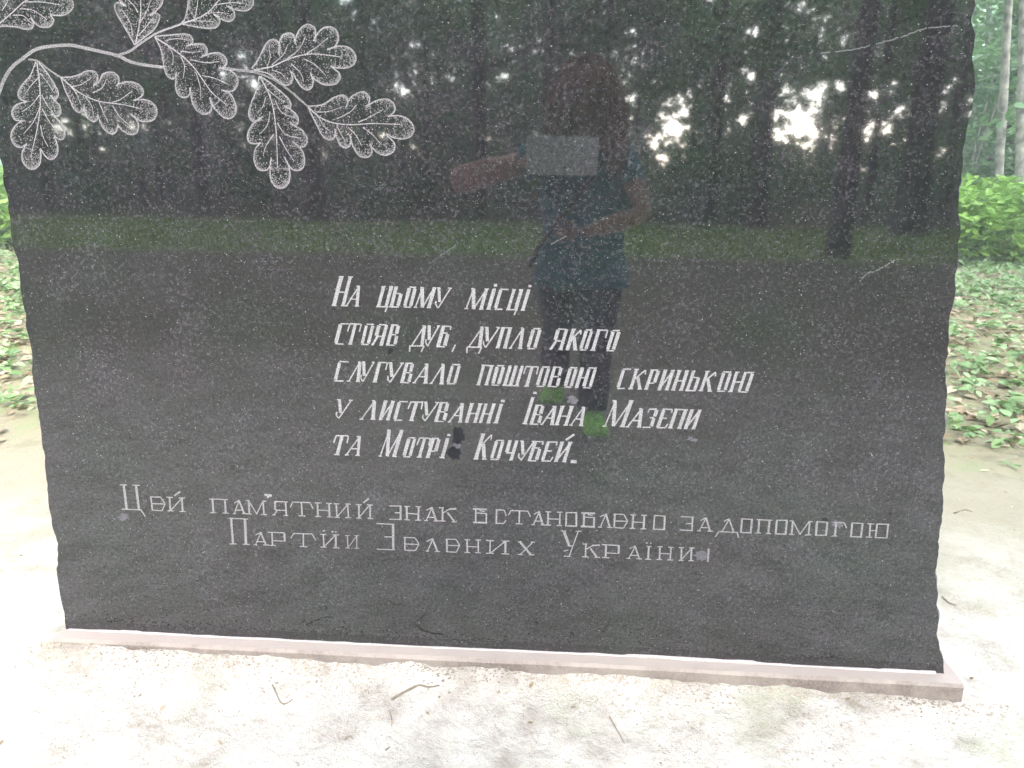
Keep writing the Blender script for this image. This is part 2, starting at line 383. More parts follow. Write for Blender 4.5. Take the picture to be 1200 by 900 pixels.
for seg, jag in ((fl, 0.0035), (fb, 0.0008), (fr, 0.004), (top, 0.005)):
    d = dense(seg, 0.007)[:-1]
    for i, p in enumerate(d):
        s = len(ring) * 0.18
        ring.append((p[0] + jag * (2.4 * float(noise2(s, 3.3, 1)) + 1.2 * float(noise2(s * 2.9, 7.3, 2))), p[1] + jag * 2 * float(noise2(s, 9.1, 3))))
ring = np.array(ring)
cen = np.array([-0.15, 1.1]); nrm = ring - cen
tg = np.roll(ring, -4, 0) - np.roll(ring, 4, 0); no_ = np.stack([-tg[:, 1], tg[:, 0]], 1); no_ /= np.linalg.norm(no_, axis=1)[:, None] + 1e-9
if np.mean(np.sum(no_ * nrm, 1)) < 0: no_ = -no_
layers = [(0.0, 0.0), (0.004, 0.0015), (0.018, 0.006), (0.05, 0.002), (0.085, 0.008), (0.12, 0.004), (0.15, -0.004), (0.158, -0.010)]
V = []; nR = len(ring)
side = (ring[:, 1] > 0.075)
for li, (dy, out) in enumerate(layers):
    o = np.full(nR, out)
    if li >= 2: o = o + 0.012 * fbm(np.arange(nR) * 0.12, np.full(nR, dy * 60), 3, li)
    o = np.where(side, o, 0.0)
    V.append(np.stack([ring[:, 0] + no_[:, 0] * o, np.full(nR, dy), ring[:, 1] + no_[:, 1] * o], 1))
V = np.concatenate(V); F = []; cnt = []
fs = [list(range(nR))]
ls = list(range(nR)); cnt.append(nR)
for li in range(len(layers) - 1):
    for i in range(nR):
        a, b = li * nR + i, li * nR + (i + 1) % nR
        ls += [a, a + nR, b + nR, b]; cnt.append(4)
ls += list(range((len(layers) - 1) * nR, len(layers) * nR))[::-1]; cnt.append(nR)
sm = np_mesh('stone_slab', V, ls, cnt, M_GRAN)
sm.materials.append(M_ROUGH)
mi = np.ones(len(cnt), np.int32); mi[0] = 0; sm.polygons.foreach_set('material_index', mi)
slab = link('stone_slab', sm, mon)

# plinth: long low block of pinkish stone, its front arris a little worn
PX0, PX1, PY0, PY1 = -1.385, 1.073, -0.048, 0.215
pxs = np.linspace(PX0, PX1, 260)
prof = [(PY0, -0.06), (PY0, 0.052), (PY0 + 0.006, 0.0605), (PY1, 0.0605), (PY1, -0.06)]
topz = np.interp(pxs, [-1.38, -0.42, 0.125, 0.6, 1.04, 1.08], [0.0605, 0.0575, 0.060, 0.055, 0.050, 0.0495])
V = []
for i, x in enumerate(pxs):
    for k, (y, z) in enumerate(prof):
        w = 0.0016 * float(noise2(x * 30, k * 3.1, 2)) + 0.002 * float(noise2(x * 5, k * 2.3, 4))
        zz = z if z < 0 else z - 0.0605 + topz[i] - 0.0006
        V.append((x, y + (w if k in (0, 1, 2) else 0), zz + (w * 0.7 if k in (1, 2) else 0)))
F = []; n = len(prof)
for i in range(len(pxs) - 1):
    for k in range(n):
        a, b = i * n + k, i * n + (k + 1) % n
        F.append((a, a + n, b + n, b))
F.append(tuple(range(n))); F.append(tuple((len(pxs) - 1) * n + k for k in range(n))[::-1])
mb = MB(); mb.v = V; mb.f = F
plinth = mb.build('plinth', M_PLINTH, mon, smooth=False)
# mortar line between slab and plinth
mb = MB(); xs = np.linspace(face(77, 737)[0] + 0.01, 1.02, 180); vs = []
for i, x in enumerate(xs):
    zt = np.interp(x, [-1.38, -0.42, 0.125, 0.6, 1.04], [0.0605, 0.0575, 0.060, 0.055, 0.050]) - 0.0006
    h = 0.0035 + 0.003 * float(noise2(x * 26, 1.7, 3)) + 0.0035 * (float(noise2(x * 7, 4.7, 1)) > 0.12); w = 0.007 + 0.006 * float(noise2(x * 18, 8.2, 2))
    vs += [(x, -w, zt - 0.002), (x, -w * 0.5, zt + h * 0.6), (x, 0.001, zt + h), (x, 0.001, zt - 0.002)]
fs = []
for i in range(len(xs) - 1):
    for k in range(4): a, b = i * 4 + k, i * 4 + (k + 1) % 4; fs.append((a, a + 4, b + 4, b))
mb.add(vs, fs); mb.build('mortar_bead', plain('lime_mortar', (0.34, 0.29, 0.275), 0.95, 0.25, 200, 0.1), mon)

# ---- engraving tools: every groove is a thin matt strip set on the face
class Groove:
    def __init__(s): s.v = []; s.f = []; s.k = 0
    def poly(s, pts, lift=None):
        """convex polygon on the face, points (x, z)"""
        s.k += 1; y = -(0.00030 + 0.000012 * (s.k % 40)); n0 = len(s.v); n = len(pts)
        # make it face the viewer
        A = sum(pts[i][0] * pts[(i + 1) % n][1] - pts[(i + 1) % n][0] * pts[i][1] for i in range(n))
        if A < 0: pts = pts[::-1]
        s.v += [(p[0], y, p[1]) for p in pts] + [(p[0], 0.0004, p[1]) for p in pts]
        s.f.append(tuple(n0 + i for i in range(n)))
        for i in range(n):
            j = (i + 1) % n; s.f.append((n0 + i, n0 + n + i, n0 + n + j, n0 + j))
    def stroke(s, a, b, wa, wb=None):
        wb = wa if wb is None else wb
        a = np.array(a, float); b = np.array(b, float); d = b - a; L = np.linalg.norm(d)
        if L < 1e-6: return
        d /= L; n = np.array([-d[1], d[0]]) * 0.5
        s.poly([tuple(a - n * wa), tuple(b - n * wb), tuple(b + n * wb), tuple(a + n * wa)])
    def line(s, pts, w):
        pts = [np.array(p, float) for p in pts]; m = len(pts); n0 = len(s.v); s.k += 1; y = -(0.00030 + 0.000012 * (s.k % 40))
        for i, p in enumerate(pts):
            t = pts[min(i + 1, m - 1)] - pts[max(i - 1, 0)]; t /= np.linalg.norm(t) + 1e-9
            ww = (w[i] if hasattr(w, '__len__') else w) * 0.5; nn = np.array([-t[1], t[0]]) * ww
            s.v += [(p[0] + nn[0], y, p[1] + nn[1]), (p[0] - nn[0], y, p[1] - nn[1])]
        for i in range(m - 1):
            a = n0 + 2 * i; s.f.append((a, a + 1, a + 3, a + 2))
    def build(s, name, mat, parent):
        me = bpy.data.meshes.new(name); me.from_pydata(s.v, [], s.f); me.update(); me.materials.append(mat)
        return link(name, me, parent)

# glyphs: strokes (x0, y0, x1, y1, weight) in a unit box; T thick, h thin, s serif
T_, H_, S_ = 1.0, 0.42, 0.36
def V_(x): return [(x, 0, x, 1, T_)]
def sf(x, y, w=0.16): return [(x - w, y, x + w, y, S_)]
GL = {
 'н': [(.18, 0, .18, 1, T_), (.82, 0, .82, 1, T_), (.18, .47, .82, .47, H_)] + sf(.18, 0) + sf(.18, 1) + sf(.82, 0) + sf(.82, 1),
 'а': [(.08, 0, .62, 1, H_), (.60, 1, .84, 0, T_), (.25, .34, .78, .34, H_), (.44, .97, .62, .99, S_)] + sf(.08, 0, .12) + sf(.84, 0),
 'ц': [(.20, 0, .20, 1, T_), (.80, 0, .80, 1, T_), (.02, 0, .98, 0, H_), (.88, 0, .80, -.26, H_)] + sf(.20, 1) + sf(.80, 1),
 'ь': [(.18, 0, .18, 1, T_), (.18, .68, .80, .66, H_), (.80, .66, .80, .05, T_), (.02, 0, .86, 0, H_)] + sf(.18, 1),
 'о': [(.18, .06, .18, .94, T_), (.82, .06, .82, .94, T_), (.12, 1, .88, 1, H_), (.12, 0, .88, 0, H_)],
 'м': [(.08, 0, .18, 1, H_), (.16, 1, .46, 0, T_), (.46, 0, .84, 1, H_), (.84, 1, .84, 0, T_)] + sf(.08, 0, .09) + sf(.84, 0, .12) + sf(.84, 1, .10) + sf(.14, 1, .08),
 'у': [(.16, 1, .46, .30, T_ * .92), (.94, 1, .46, 0, H_), (.46, 0, .24, .16, H_), (.24, .16, .20, .34, H_)] + sf(.14, 1, .12) + sf(.90, 1, .12),
 'і': [(.5, 0, .5, .98, T_), (.25, 1.19, .85, 1.19, T_ * .75)] + sf(.5, 0, .42) + sf(.5, 1, .3),
 'с': [(.20, .05, .20, .95, T_), (.16, 1, .95, 1, H_), (.14, 0, .90, 0, H_)],
 'т': [(.5, 0, .5, 1, T_), (.10, 1, .92, 1, H_), (.10, 1, .06, .62, H_), (.92, 1, .96, .62, H_)] + sf(.5, 0, .18),
 'я': [(.82, 0, .82, 1, T_), (.20, 1, .82, 1, H_), (.22, .95, .22, .45, T_), (.22, .42, .82, .42, H_), (.30, .40, .08, 0, T_ * .7)] + sf(.82, 0) + sf(.08, 0, .10),
 'в': [(.20, 0, .20, 1, T_), (.06, 1, .72, 1, H_), (.74, .97, .74, .58, T_), (.20, .52, .74, .52, H_), (.84, .46, .84, .06, T_), (.06, 0, .84, 0, H_)],
 'д': [(.12, .03, .66, 1, H_), (.64, 1, .84, .0, T_), (0, 0, 1, 0, H_), (.0, 0, .08, -.30, H_), (1, 0, .90, -.30, H_), (.50, 1, .72, 1, S_)],
 'б': [(.20, 0, .20, 1, T_), (.06, 1, .92, 1, H_), (.92, 1, .94, .84, H_), (.20, .66, .80, .66, H_), (.82, .62, .82, .05, T_), (.05, 0, .86, 0, H_)],
 ',': [(.7, .10, .2, -.26, H_)],
 'п': [(.18, 0, .18, 1, T_), (.82, 0, .82, 1, T_), (.02, 1, .98, 1, H_)] + sf(.18, 0) + sf(.82, 0),
 'л': [(.10, 0, .62, 1, H_), (.60, 1, .84, 0, T_), (.46, 1, .64, 1, S_)] + sf(.10, 0, .13) + sf(.84, 0),
 'к': [(.18, 0, .18, 1, T_), (.20, .48, .78, .98, H_), (.78, .98, .86, .76, H_), (.40, .62, .80, 0, T_)] + sf(.18, 0) + sf(.18, 1) + sf(.80, 0),
 'г': [(.22, 0, .22, 1, T_), (.06, 1, .92, 1, H_), (.92, 1, .95, .62, H_)] + sf(.22, 0, .2),
 'ш': [(.12, 0, .12, 1, T_), (.48, 0, .48, 1, T_), (.86, 0, .86, 1, T_), (0, 0, 1, 0, H_)] + sf(.12, 1, .08) + sf(.48, 1, .08) + sf(.86, 1, .08),
 'ю': [(.12, 0, .12, 1, T_), (.12, .50, .52, .50, H_), (.52, .05, .52, .95, T_), (.88, .05, .88, .95, T_), (.48, 1, .94, 1, H_), (.48, 0, .92, 0, H_)] + sf(.12, 0, .1) + sf(.12, 1, .1),
 'р': [(.22, 0, .22, 1, T_), (.06, 1, .82, 1, H_), (.84, .97, .84, .36, T_), (.22, .33, .84, .33, H_)] + sf(.22, 0, .2),
 'и': [(.18, 0, .18, 1, T_), (.82, 0, .82, 1, T_), (.20, .04, .80, .96, H_)] + sf(.18, 0) + sf(.18, 1) + sf(.82, 0) + sf(.82, 1),
 'з': [(.10, .97, .78, 1, H_), (.82, .97, .82, .60, T_), (.42, .52, .82, .55, H_), (.82, .50, .82, .06, T_), (.05, 0, .80, 0, H_), (.10, .97, .08, .80, H_)],
 'е': [(.20, .03, .20, .97, T_), (.10, 1, .92, 1, H_), (.92, 1, .94, .80, H_), (.20, .52, .70, .52, H_), (.10, 0, .84, 0, H_), (.84, 0, .94, .22, H_)],
 'ч': [(.20, .97, .20, .40, T_), (.20, .36, .82, .36, H_), (.82, 0, .82, 1, T_)] + sf(.20, 1) + sf(.82, 1) + sf(.82, 0),
 '.': [(.0, .0, 1, .0, T_)],
}
GL['й'] = GL['и'] + [(.42, 1.12, .92, 1.42, T_ * .7)]
# second hand: wide upright letters, all strokes lighter
G2 = {k: list(v) for k, v in GL.items()}
G2['е'] = [(.10, 0, .10, 1, T_), (.02, 1, .74, 1, H_), (.10, .50, 1, .50, H_), (.10, 0, .74, 0, H_), (.74, 1, 1, .54, H_), (1, .50, .76, 0, H_)]
G2['в'] = [(.20, 0, .20, 1, T_), (.0, 1, .95, .99, T_ * .8), (.20, .70, .92, .70, H_), (.92, .70, .92, 0, T_), (.02, 0, .98, 0, T_ * .7), (.45, .88, .8, .84, H_)]
G2['з'] = [(.04, 1, .98, 1, H_), (.90, 1, .90, 0, T_), (.45, .50, .90, .50, H_), (.02, 0, .98, 0, H_)]
G2['о'] = [(.08, 0, .08, 1, T_), (.92, 0, .92, 1, T_), (.02, 1, .96, 1, H_), (.02, 0, .98, 0, H_ * 1.2)]
G2['с'] = [(.12, 0, .12, 1, T_), (.06, 1, .80, 1, H_), (.80, 1, 1, .56, H_), (.06, 0, .76, 0, H_), (.76, 0, .95, .22, H_)]
G2['а'] = [(.14, 0, .54, 1, H_), (.50, 1, .84, 0, T_), (.25, .26, .76, .26, H_), (.16, .76, .50, .98, H_)] + sf(.12, 0, .12) + sf(.84, 0, .18)
G2['л'] = [(.14, 0, .54, 1, H_), (.50, 1, .84, 0, T_), (.10, .76, .50, .98, H_)] + sf(.12, 0, .12) + sf(.84, 0, .18)
G2['д'] = [(.30, .04, .56, .98, H_), (.54, 1, .78, .0, T_), (.16, 0, .92, 0, H_), (.16, 0, .02, -.40, H_), (.92, 0, 1, -.42, H_), (.34, .76, .56, .98, H_)]
G2['т'] = [(.5, 0, .5, 1, T_), (.12, 1, .88, 1, H_), (.12, 1, .0, .62, H_), (.88, 1, 1, .55, H_)] + sf(.5, 0, .15)
G2['м'] = [(.10, 0, .10, 1, T_), (.10, 1, .48, 0, H_), (.48, 0, .84, 1, H_), (.86, 1, .86, 0, T_)] + sf(.10, 0, .12) + sf(.86, 0, .14) + sf(.04, 1, .08) + sf(.92, 1, .08)
G2['г'] = [(.24, 0, .24, 1, T_), (.06, 1, .80, 1, H_), (.80, 1, 1, .60, H_)] + sf(.24, 0, .16)
G2['ю'] = [(.16, 0, .16, 1, T_), (.16, .5, .45, .5, H_), (.45, .0, .45, 1, T_), (.93, 0, .93, 1, T_), (.42, 1, .98, 1, H_), (.42, 0, .96, 0, H_)] + sf(.16, 0, .14) + sf(.16, 1, .14)
G2['р'] = [(.24, 0, .24, 1, T_), (.02, 1, .94, 1, H_), (.94, 1, .94, .36, T_ * .8), (.24, .36, .94, .36, H_)] + sf(.24, 0, .18)
G2['х'] = [(.12, 1, .80, 0, T_ * .8), (.88, 1, .16, 0, H_)] + sf(.12, 1, .12) + sf(.90, 1, .12) + sf(.14, 0, .14) + sf(.84, 0, .16)
G2['к'] = [(.20, 0, .20, 1, T_), (.22, .58, .62, .92, H_), (.60, .92, 1, .95, T_ * .7), (.48, .66, .88, 0, T_)] + sf(.20, 0, .18) + sf(.14, 1, .14) + sf(.88, 0, .14)
G2['у'] = [(.16, 1, .46, .40, T_ * 1.3), (.88, 1, .46, 0, H_), (.46, .40, .60, .42, H_), (.20, .20, .42, .24, H_), (.2, 0, .55, 0, H_)] + sf(.14, 1, .14) + sf(.90, 1, .14)
G2['ц'] = [(.24, 0, .20, 1, T_), (.84, 0, .80, 1, T_), (.0, 0, .94, 0, H_), (.94, 0, 1.14, -.26, H_)] + sf(.18, 1, .18) + sf(.80, 1, .18)
G2['ї'] = [(.5, 0, .5, 1, T_), (.05, 1.24, .22, 1.30, T_), (.72, 1.22, .90, 1.26, T_)] + sf(.5, 0, .5) + sf(.5, 1, .4)
G2['ӥ'] = GL['и'] + [(.15, 1.24, .27, 1.32, T_), (.62, 1.24, .72, 1.24, T_), (.78, 1.24, .86, 1.24, T_)]
G2['я'] = [(.86, 0, .86, 1, T_), (.20, 1, .98, 1, H_), (.20, 1, .20, .40, T_), (.20, .36, .86, .36, H_), (.34, .34, .10, 0, H_)] + sf(.86, 0, .14) + sf(.10, 0, .10)
G2['й'] = GL['и'] + [(.45, 1.14, .75, 1.46, T_)]
G2['ı'] = [(.5, -.05, .5, 1, T_)]

LINES = [  # (text label, baseline point and slope, small height, glyph set, stroke width px, letters (glyph, x0, x1[, height]))
 ('На цьому місці', 388.3, 357.9, .0236, 23.4, GL, 3.05, 'н 388.3 405.3 33.7|а 404.7 421|ц 440.5 455.5|ь 456 468.7|о 472 482.9|м 485.3 506|у 505.3 522.7|м 544.5 567.5|і 569.5 575.5|с 578 590|ц 592.7 607|і 610 615.5'),
 ('стояв дуб, дупло якого', 391, 402.8, .025, 23.6, GL, 3.05, 'с 391 403.5|т 402.8 418.3|о 422 433.3|я 435.3 449.3|в 451.5 464.5|д 480.5 497|у 494.5 508.5|б 511 523|, 530.5 534|д 547.5 564.5|у 561 579|п 580.7 594|л 596.7 612|о 616.7 628|я 644 660|к 662.5 677|о 678.5 688.5|г 691.5 706|о 709.5 720.5'),
 ('слугувало поштовою скринькою', 390, 446.1, .0272, 22.6, GL, 3.05, 'с 390 403.5|л 407 422|у 418.5 433|г 436.5 449|у 449 467|в 468.5 481|а 484 501.5|л 503.5 520|о 522.3 534.5|п 557.7 572.7|о 575 586|ш 589 608.4|т 608.5 625.5|о 627.4 639|в 640.6 655|о 660 671|ю 673.3 693.5|с 721.7 733|к 735.8 753.5|р 754.5 766.5|и 770 784|н 786.5 800.5|ь 803 816.7|к 818.5 835|о 839 851|ю 853.3 877.5'),
 ('у листуванні Івана Мазепи', 389, 490, .029, 21.6, GL, 3.05, 'у 389 407|л 422 440|и 443.8 457|с 460 472.5|т 473.6 490.7|у 490 508|в 508 522.3|а 525.4 542|н 544 559.3|н 560.5 575|і 577.5 584.6|і 611.5 618.7 30.5|в 619.8 633|а 633.7 649.5|н 649.5 666|а 667.7 683.6|м 706.5 734 30|а 734 751.7|з 752.5 765|е 768 782|п 782.5 799|и 801 815'),
 ('та Мотрі Кочубей.', 387, 532.6, .0300, 22.3, GL, 3.05, 'т 386.5 403.6|а 405 422|м 444 465.5 30.5|о 471.3 482|т 483.7 499|р 498.8 510|і 514.5 521.5|к 554.5 571 29|о 573.5 585.4|ч 588.5 601|у 602.5 620|б 618 630.5|е 633 647|й 649 663.8|. 669 675.5'),
 ('Цей памятний знак встановлено за допомогою', 142.7, 596.6, .0376, 15.8, G2, 2.5, 'ц 142.7 166.7 28.5|е 176.7 194|й 196 218|п 246 268.7|а 272.7 289|м 290 312.7|я 319 338|т 340.5 367.3|н 369 390|и 391 412|й 417 437.5|з 456 471|н 473.3 494|а 497.3 514|к 514.5 534.7|в 554 571.3|с 580 593.3|т 595.5 621.3|а 622.7 639|н 638.5 659.3|о 662 676|в 680.7 697.3|л 701 717.3|е 718 735|н 737.5 757.8|о 765 779.5|з 796 812.5|а 817 835|д 838 866|о 867 881|п 885 904|о 908 921.7|м 925 951|о 955 969|г 974 991|о 996 1010|ю 1014 1041'),
 ('Партії Зелених України', 268.7, 637.2, .0368, 15.0, G2, 2.4, 'п 268.7 293 30|а 297.3 315|р 314.5 335.3|т 341.3 370|ӥ 375.3 398|и 404.7 421.3|з 441 463.3 30|е 472.7 491|л 498.7 515.3|е 522 538.7|н 544 564|и 569 597.3|х 606.7 626|у 656 679.3 29.5|к 682 702|р 704.5 726|а 734.5 752|ї 756 763|н 769 789|и 794.5 813|ı 828 830.6'),
]
PXM = 1 / 372.0
for li, (txt, bx, by, sl, h0, gs, wpx, spec) in enumerate(LINES):
    row = empty('inscription_line'); row.parent = mon; row['label'] = 'engraved line reading "%s"' % txt
    for k, item in enumerate(spec.split('|')):
        p = item.split(' '); g = p[0]; x0, x1 = float(p[1]), float(p[2]); h = float(p[3]) if len(p) > 3 else h0
        gr = Groove(); w0 = wpx * (1.12 if len(p) > 3 else 1.0)
        faint = (li == 6 and k == 5)
        for s in gs[g]:
            def M(u, v):
                px = x0 + u * (x1 - x0)
                slant = (.25 + (px - 390) * .00018 + 0.02 * (li > 2)) if li < 5 else (px - 530) / 4300
                jx, jy = random.gauss(0, .16), random.gauss(0, .14)
                return face(px + slant * v * h + jx, by + sl * (px - bx) - v * h + jy)
            big = s[4] >= 0.99
            w = wpx * s[4] * PXM * random.uniform(.9, 1.08) * (1.1 if len(p) > 3 and big else 1)
            if s[4] < 0.5: w = max(w, (1.15 if li < 5 else 1.05) * PXM)
            if li >= 5 and big: w = (1.7 if len(p) <= 3 else 2.5) * PXM * random.uniform(.8, 1.15)
            if faint: w *= 0.75
            a, b = M(s[0], s[1]), M(s[2], s[3])
            gr.stroke(a, b, w, w * random.uniform(.88, 1.1))
        gr.build('letter', M_WORN if faint else (M_ENG if li < 5 else M_ENG_SHALLOW), row)
    if li == 5:      # apostrophe in the sixth line
        gr = Groove()
        for a, b, w in (((310, 580), (318, 580.6), 2.4), ((313, 583), (318.5, 580.6), 1.5)): gr.stroke(face(*a), face(*b), w * PXM)
        gr.build('apostrophe', M_ENG, row)

# ---- oak spray
def A(p): return (p[0] / 4.09, p[1] / 4.09)
def B(p): return (180 + p[0] / 3.75, p[1] / 3.75)
LEAVES = [
 (A, [[(172,295),(150,355),(125,385),(100,415),(87,445),(92,470),(110,483),(130,485)],
      [(130,487),(90,497),(65,515),(57,545),(70,573),(95,580),(108,576)],
      [(108,578),(75,602),(55,635),(55,670),(75,700),(100,706),(128,688)],
      [(128,688),(110,720),(105,755),(118,790),(150,812),(177,803),(193,780),(197,745),(195,712)],
      [(195,712),(215,745),(240,765),(265,755),(278,725),(275,690),(260,655)],
      [(262,652),(285,668),(303,665),(312,645),(305,610),(282,578),(247,545)],
      [(245,540),(265,555),(283,555),(292,535),(285,505),(262,480),(242,458)],
      [(245,456),(262,475),(275,470),(280,445),(265,410),(240,370),(215,335),(185,298)]],
  [[(177,300),(188,380),(193,450),(192,530),(180,610),(165,680),(150,745)],[(192,515),(160,585),(115,640)],[(190,455),(150,505),(105,535)],[(186,370),(150,410),(120,450)],
   [(200,455),(228,505),(260,545)],[(203,520),(235,580),(280,640)],[(195,600),(205,650),(232,705)],[(192,350),(228,395),(258,445)]]),
 (A, [[(292,370),(330,370),(375,360),(410,343),(445,340),(465,355),(468,380),(448,410)],
      [(450,412),(478,385),(490,358),(515,347),(545,348),(568,368),(570,395),(556,412)],
      [(556,410),(590,395),(630,392),(665,405),(687,432),(680,460),(640,482)],
      [(640,482),(680,477),(720,485),(747,512),(752,545),(735,575),(705,583),(670,578),(628,548)],
      [(628,548),(650,570),(665,600),(657,635),(630,645),(600,635),(566,605)],
      [(566,600),(557,632),(535,643),(505,625),(485,595),(468,548)],
      [(468,548),(465,575),(445,583),(420,565),(408,535),(400,508)],
      [(402,505),(400,530),(380,538),(355,522),(335,480),(312,430),(292,372)]],
  [[(292,370),(320,395),(360,430),(420,465),(480,487),(540,495),(600,503),(670,520)],[(345,415),(390,405),(440,372)],[(445,445),(490,420),(510,380)],[(540,490),(580,475),(635,435)],
   [(330,400),(370,455),(385,495)],[(410,465),(438,505),(448,550)],[(475,490),(497,540),(520,590)],[(540,505),(575,560),(635,612)]]),
 (A, [[(-40,135),(20,126),(80,130),(120,140),(150,138),(162,115),(148,84)],[(148,82),(175,118),(205,131),(240,128),(258,100),(243,72)],
      [(243,72),(300,74),(337,55),(352,25),(340,-5),(310,-35),(260,-40)],[(260,-40),(270,-80),(240,-110),(200,-100),(170,-70)],[(170,-70),(160,-110),(120,-120),(90,-90),(70,-50)],[(70,-50),(30,-60),(-10,0),(-40,135)]],
  [[(-30,130),(0,110),(60,60),(130,0),(220,-20)],[(60,75),(110,75),(150,110)],[(95,42),(160,50),(225,95)],[(120,10),(200,10),(300,25)],[(10,50),(35,10),(40,-30)]]),
 (A, [[(645,215),(615,160),(580,100),(557,60),(551,25),(570,12),(602,28)],[(602,28),(570,-5),(570,-40),(600,-55),(630,-30)],[(630,-30),(640,-90),(670,-120),(700,-90),(720,-40)],
      [(722,-35),(760,-50),(780,-20),(772,28),(718,76)],[(720,74),(745,62),(765,76),(760,105),(735,145),(690,182),(645,215)]],
  [[(650,212),(668,120),(675,50),(672,-60)],[(660,60),(645,30),(612,-2)],[(636,170),(625,110),(590,55)],[(672,110),(705,50),(722,0)],[(665,170),(700,130),(735,85)]]),
 (B, [[(120,105),(170,115),(240,125),(275,120),(292,97),(285,72),(264,64)],[(264,64),(310,90),(340,92),(356,70),(350,45),(322,28)],[(322,28),(370,45),(410,46),(435,25),(438,0),(420,-25),(380,-40)],
      [(380,-40),(390,-75),(350,-100),(310,-80),(290,-55)],[(290,-55),(280,-100),(235,-110),(210,-75),(205,-40)],[(205,-40),(175,-60),(150,-35),(152,10),(140,75),(120,105)]],
  [[(120,105),(200,78),(250,45),(290,0),(350,-30)],[(180,82),(190,40),(195,0)],[(150,92),(210,92),(265,95)],[(225,60),(280,55),(330,60)],[(270,22),(340,12),(400,15)]]),
 (B, [[(5,160),(60,155),(120,150),(158,154),(173,175),(166,192),(143,202)],[(143,203),(185,192),(220,195),(236,215),(232,235),(208,252)],
      [(208,252),(250,235),(290,233),(318,255),(322,280),(305,298),(288,298)],[(288,298),(340,312),(365,335),(372,365),(355,395),(330,402),(298,395)],
      [(298,395),(335,410),(358,450),(363,490),(345,517),(315,519),(280,490),(258,460),(246,428)],[(246,428),(256,460),(250,490),(225,503),(195,490),(172,455),(163,412),(159,385)],
      [(159,387),(158,415),(135,430),(108,415),(97,380),(99,335)],[(100,318),(95,340),(78,347),(55,325),(42,270),(30,210),(5,162)]],
  [[(8,165),(70,205),(130,250),(180,300),(230,370),(260,410),(320,460)],[(60,195),(84,235),(85,285)],[(120,248),(136,290),(130,345)],[(185,315),(205,380),(208,440)],[(50,180),(100,170),(155,178)],[(120,225),(165,230),(215,225)],[(160,262),(230,275),(290,270)],[(215,332),(270,345),(332,372)]]),
 (B, [[(430,302),(460,260),(490,200),(515,175),(545,180),(553,205),(548,236)],[(549,230),(560,165),(590,145),(615,155),(621,192)],[(621,188),(635,140),(670,108),(705,118),(713,150),(703,180)],
      [(703,180),(735,130),(780,118),(808,140),(812,175),(795,205),(763,218)],[(763,218),(810,203),(860,210),(888,245),(882,280),(850,298),(800,298),(777,291)],
      [(780,292),(818,325),(815,355),(790,372),(750,372),(710,350),(692,330)],[(690,322),(702,360),(690,390),(665,393),(640,370),(608,315)],[(600,310),(612,345),(600,370),(575,373),(540,350),(500,322),(440,308)]],
  [[(440,308),(520,292),(580,265),(640,245),(710,237),(820,250)],[(500,292),(513,250),(506,210)],[(520,285),(570,240),(590,195)],[(585,260),(640,215),(668,160)],[(670,238),(720,205),(768,165)],[(660,258),(710,285),(757,332)],[(605,280),(645,320),(660,358)],[(520,308),(560,322),(578,342)]]),
 (B, [[(465,335),(455,390),(430,450),(418,500),(430,530),(455,532),(480,512)],[(480,512),(435,545),(413,590),(420,625),(450,632),(472,625)],[(470,627),(445,660),(443,710),(462,745),(495,748),(513,725),(517,692)],
      [(516,695),(512,770),(530,815),(560,828),(590,810),(600,770),(594,725)],[(575,690),(600,735),(630,750),(658,735),(663,690),(645,650),(612,622)],[(612,620),(640,645),(668,640),(674,605),(650,570),(620,553)],
      [(600,535),(620,552),(635,540),(632,510),(608,485),(578,468)],[(575,465),(595,478),(604,460),(590,430),(550,395),(500,355),(470,335)]],
  [[(467,335),(510,420),(530,500),(540,600),(545,740)],[(492,430),(482,465),(455,498)],[(512,490),(500,550),(465,590)],[(528,590),(495,640),(482,685)],[(535,440),(560,490),(612,517)],[(545,540),(580,590),(650,608)],[(553,600),(585,660),(617,707)],[(500,392),(540,425),(580,450)]]),
 (B, [[(680,467),(740,460),(790,430),(830,418),(853,435),(848,468)],[(845,470),(870,425),(920,403),(948,425),(945,455),(932,470)],[(932,468),(985,440),(1030,437),(1058,460),(1058,490),(1030,512)],
      [(1030,512),(1080,508),(1120,525),(1143,560),(1135,595),(1100,610),(1055,605),(1022,588)],[(1025,595),(1058,630),(1055,665),(1020,683),(985,672),(950,635)],
      [(950,632),(960,665),(945,690),(910,688),(885,660),(866,615)],[(862,592),(867,630),(850,650),(822,640),(803,600),(796,568)],[(796,566),(797,600),(775,616),(745,600),(715,545),(680,473)]],
  [[(680,470),(730,515),(790,540),(870,548),(960,543),(1085,547)],[(710,492),(770,490),(825,470)],[(805,522),(860,495),(895,460)],[(900,537),(950,515),(1010,480)],[(725,515),(750,555),(780,580)],[(805,553),(825,590),(840,617)],[(855,560),(890,595),(915,642)],[(920,560),(960,590),(1002,637)]]),
]
def inside(P, poly):
    x, y = P[:, 0], P[:, 1]; r = np.zeros(len(P), bool); q = poly; j = len(q) - 1
    for i in range(len(q)):
        xi, yi = q[i]; xj, yj = q[j]
        c = ((yi > y) != (yj > y)) & (x < (xj - xi) * (y - yi) / (yj - yi + 1e-12) + xi); r ^= c; j = i
    return r
LBL = {7: 'engraved oak leaf hanging straight down from the fork', 8: 'engraved oak leaf at the far right tip of the spray', 0: 'engraved oak leaf hanging down at the left end'}
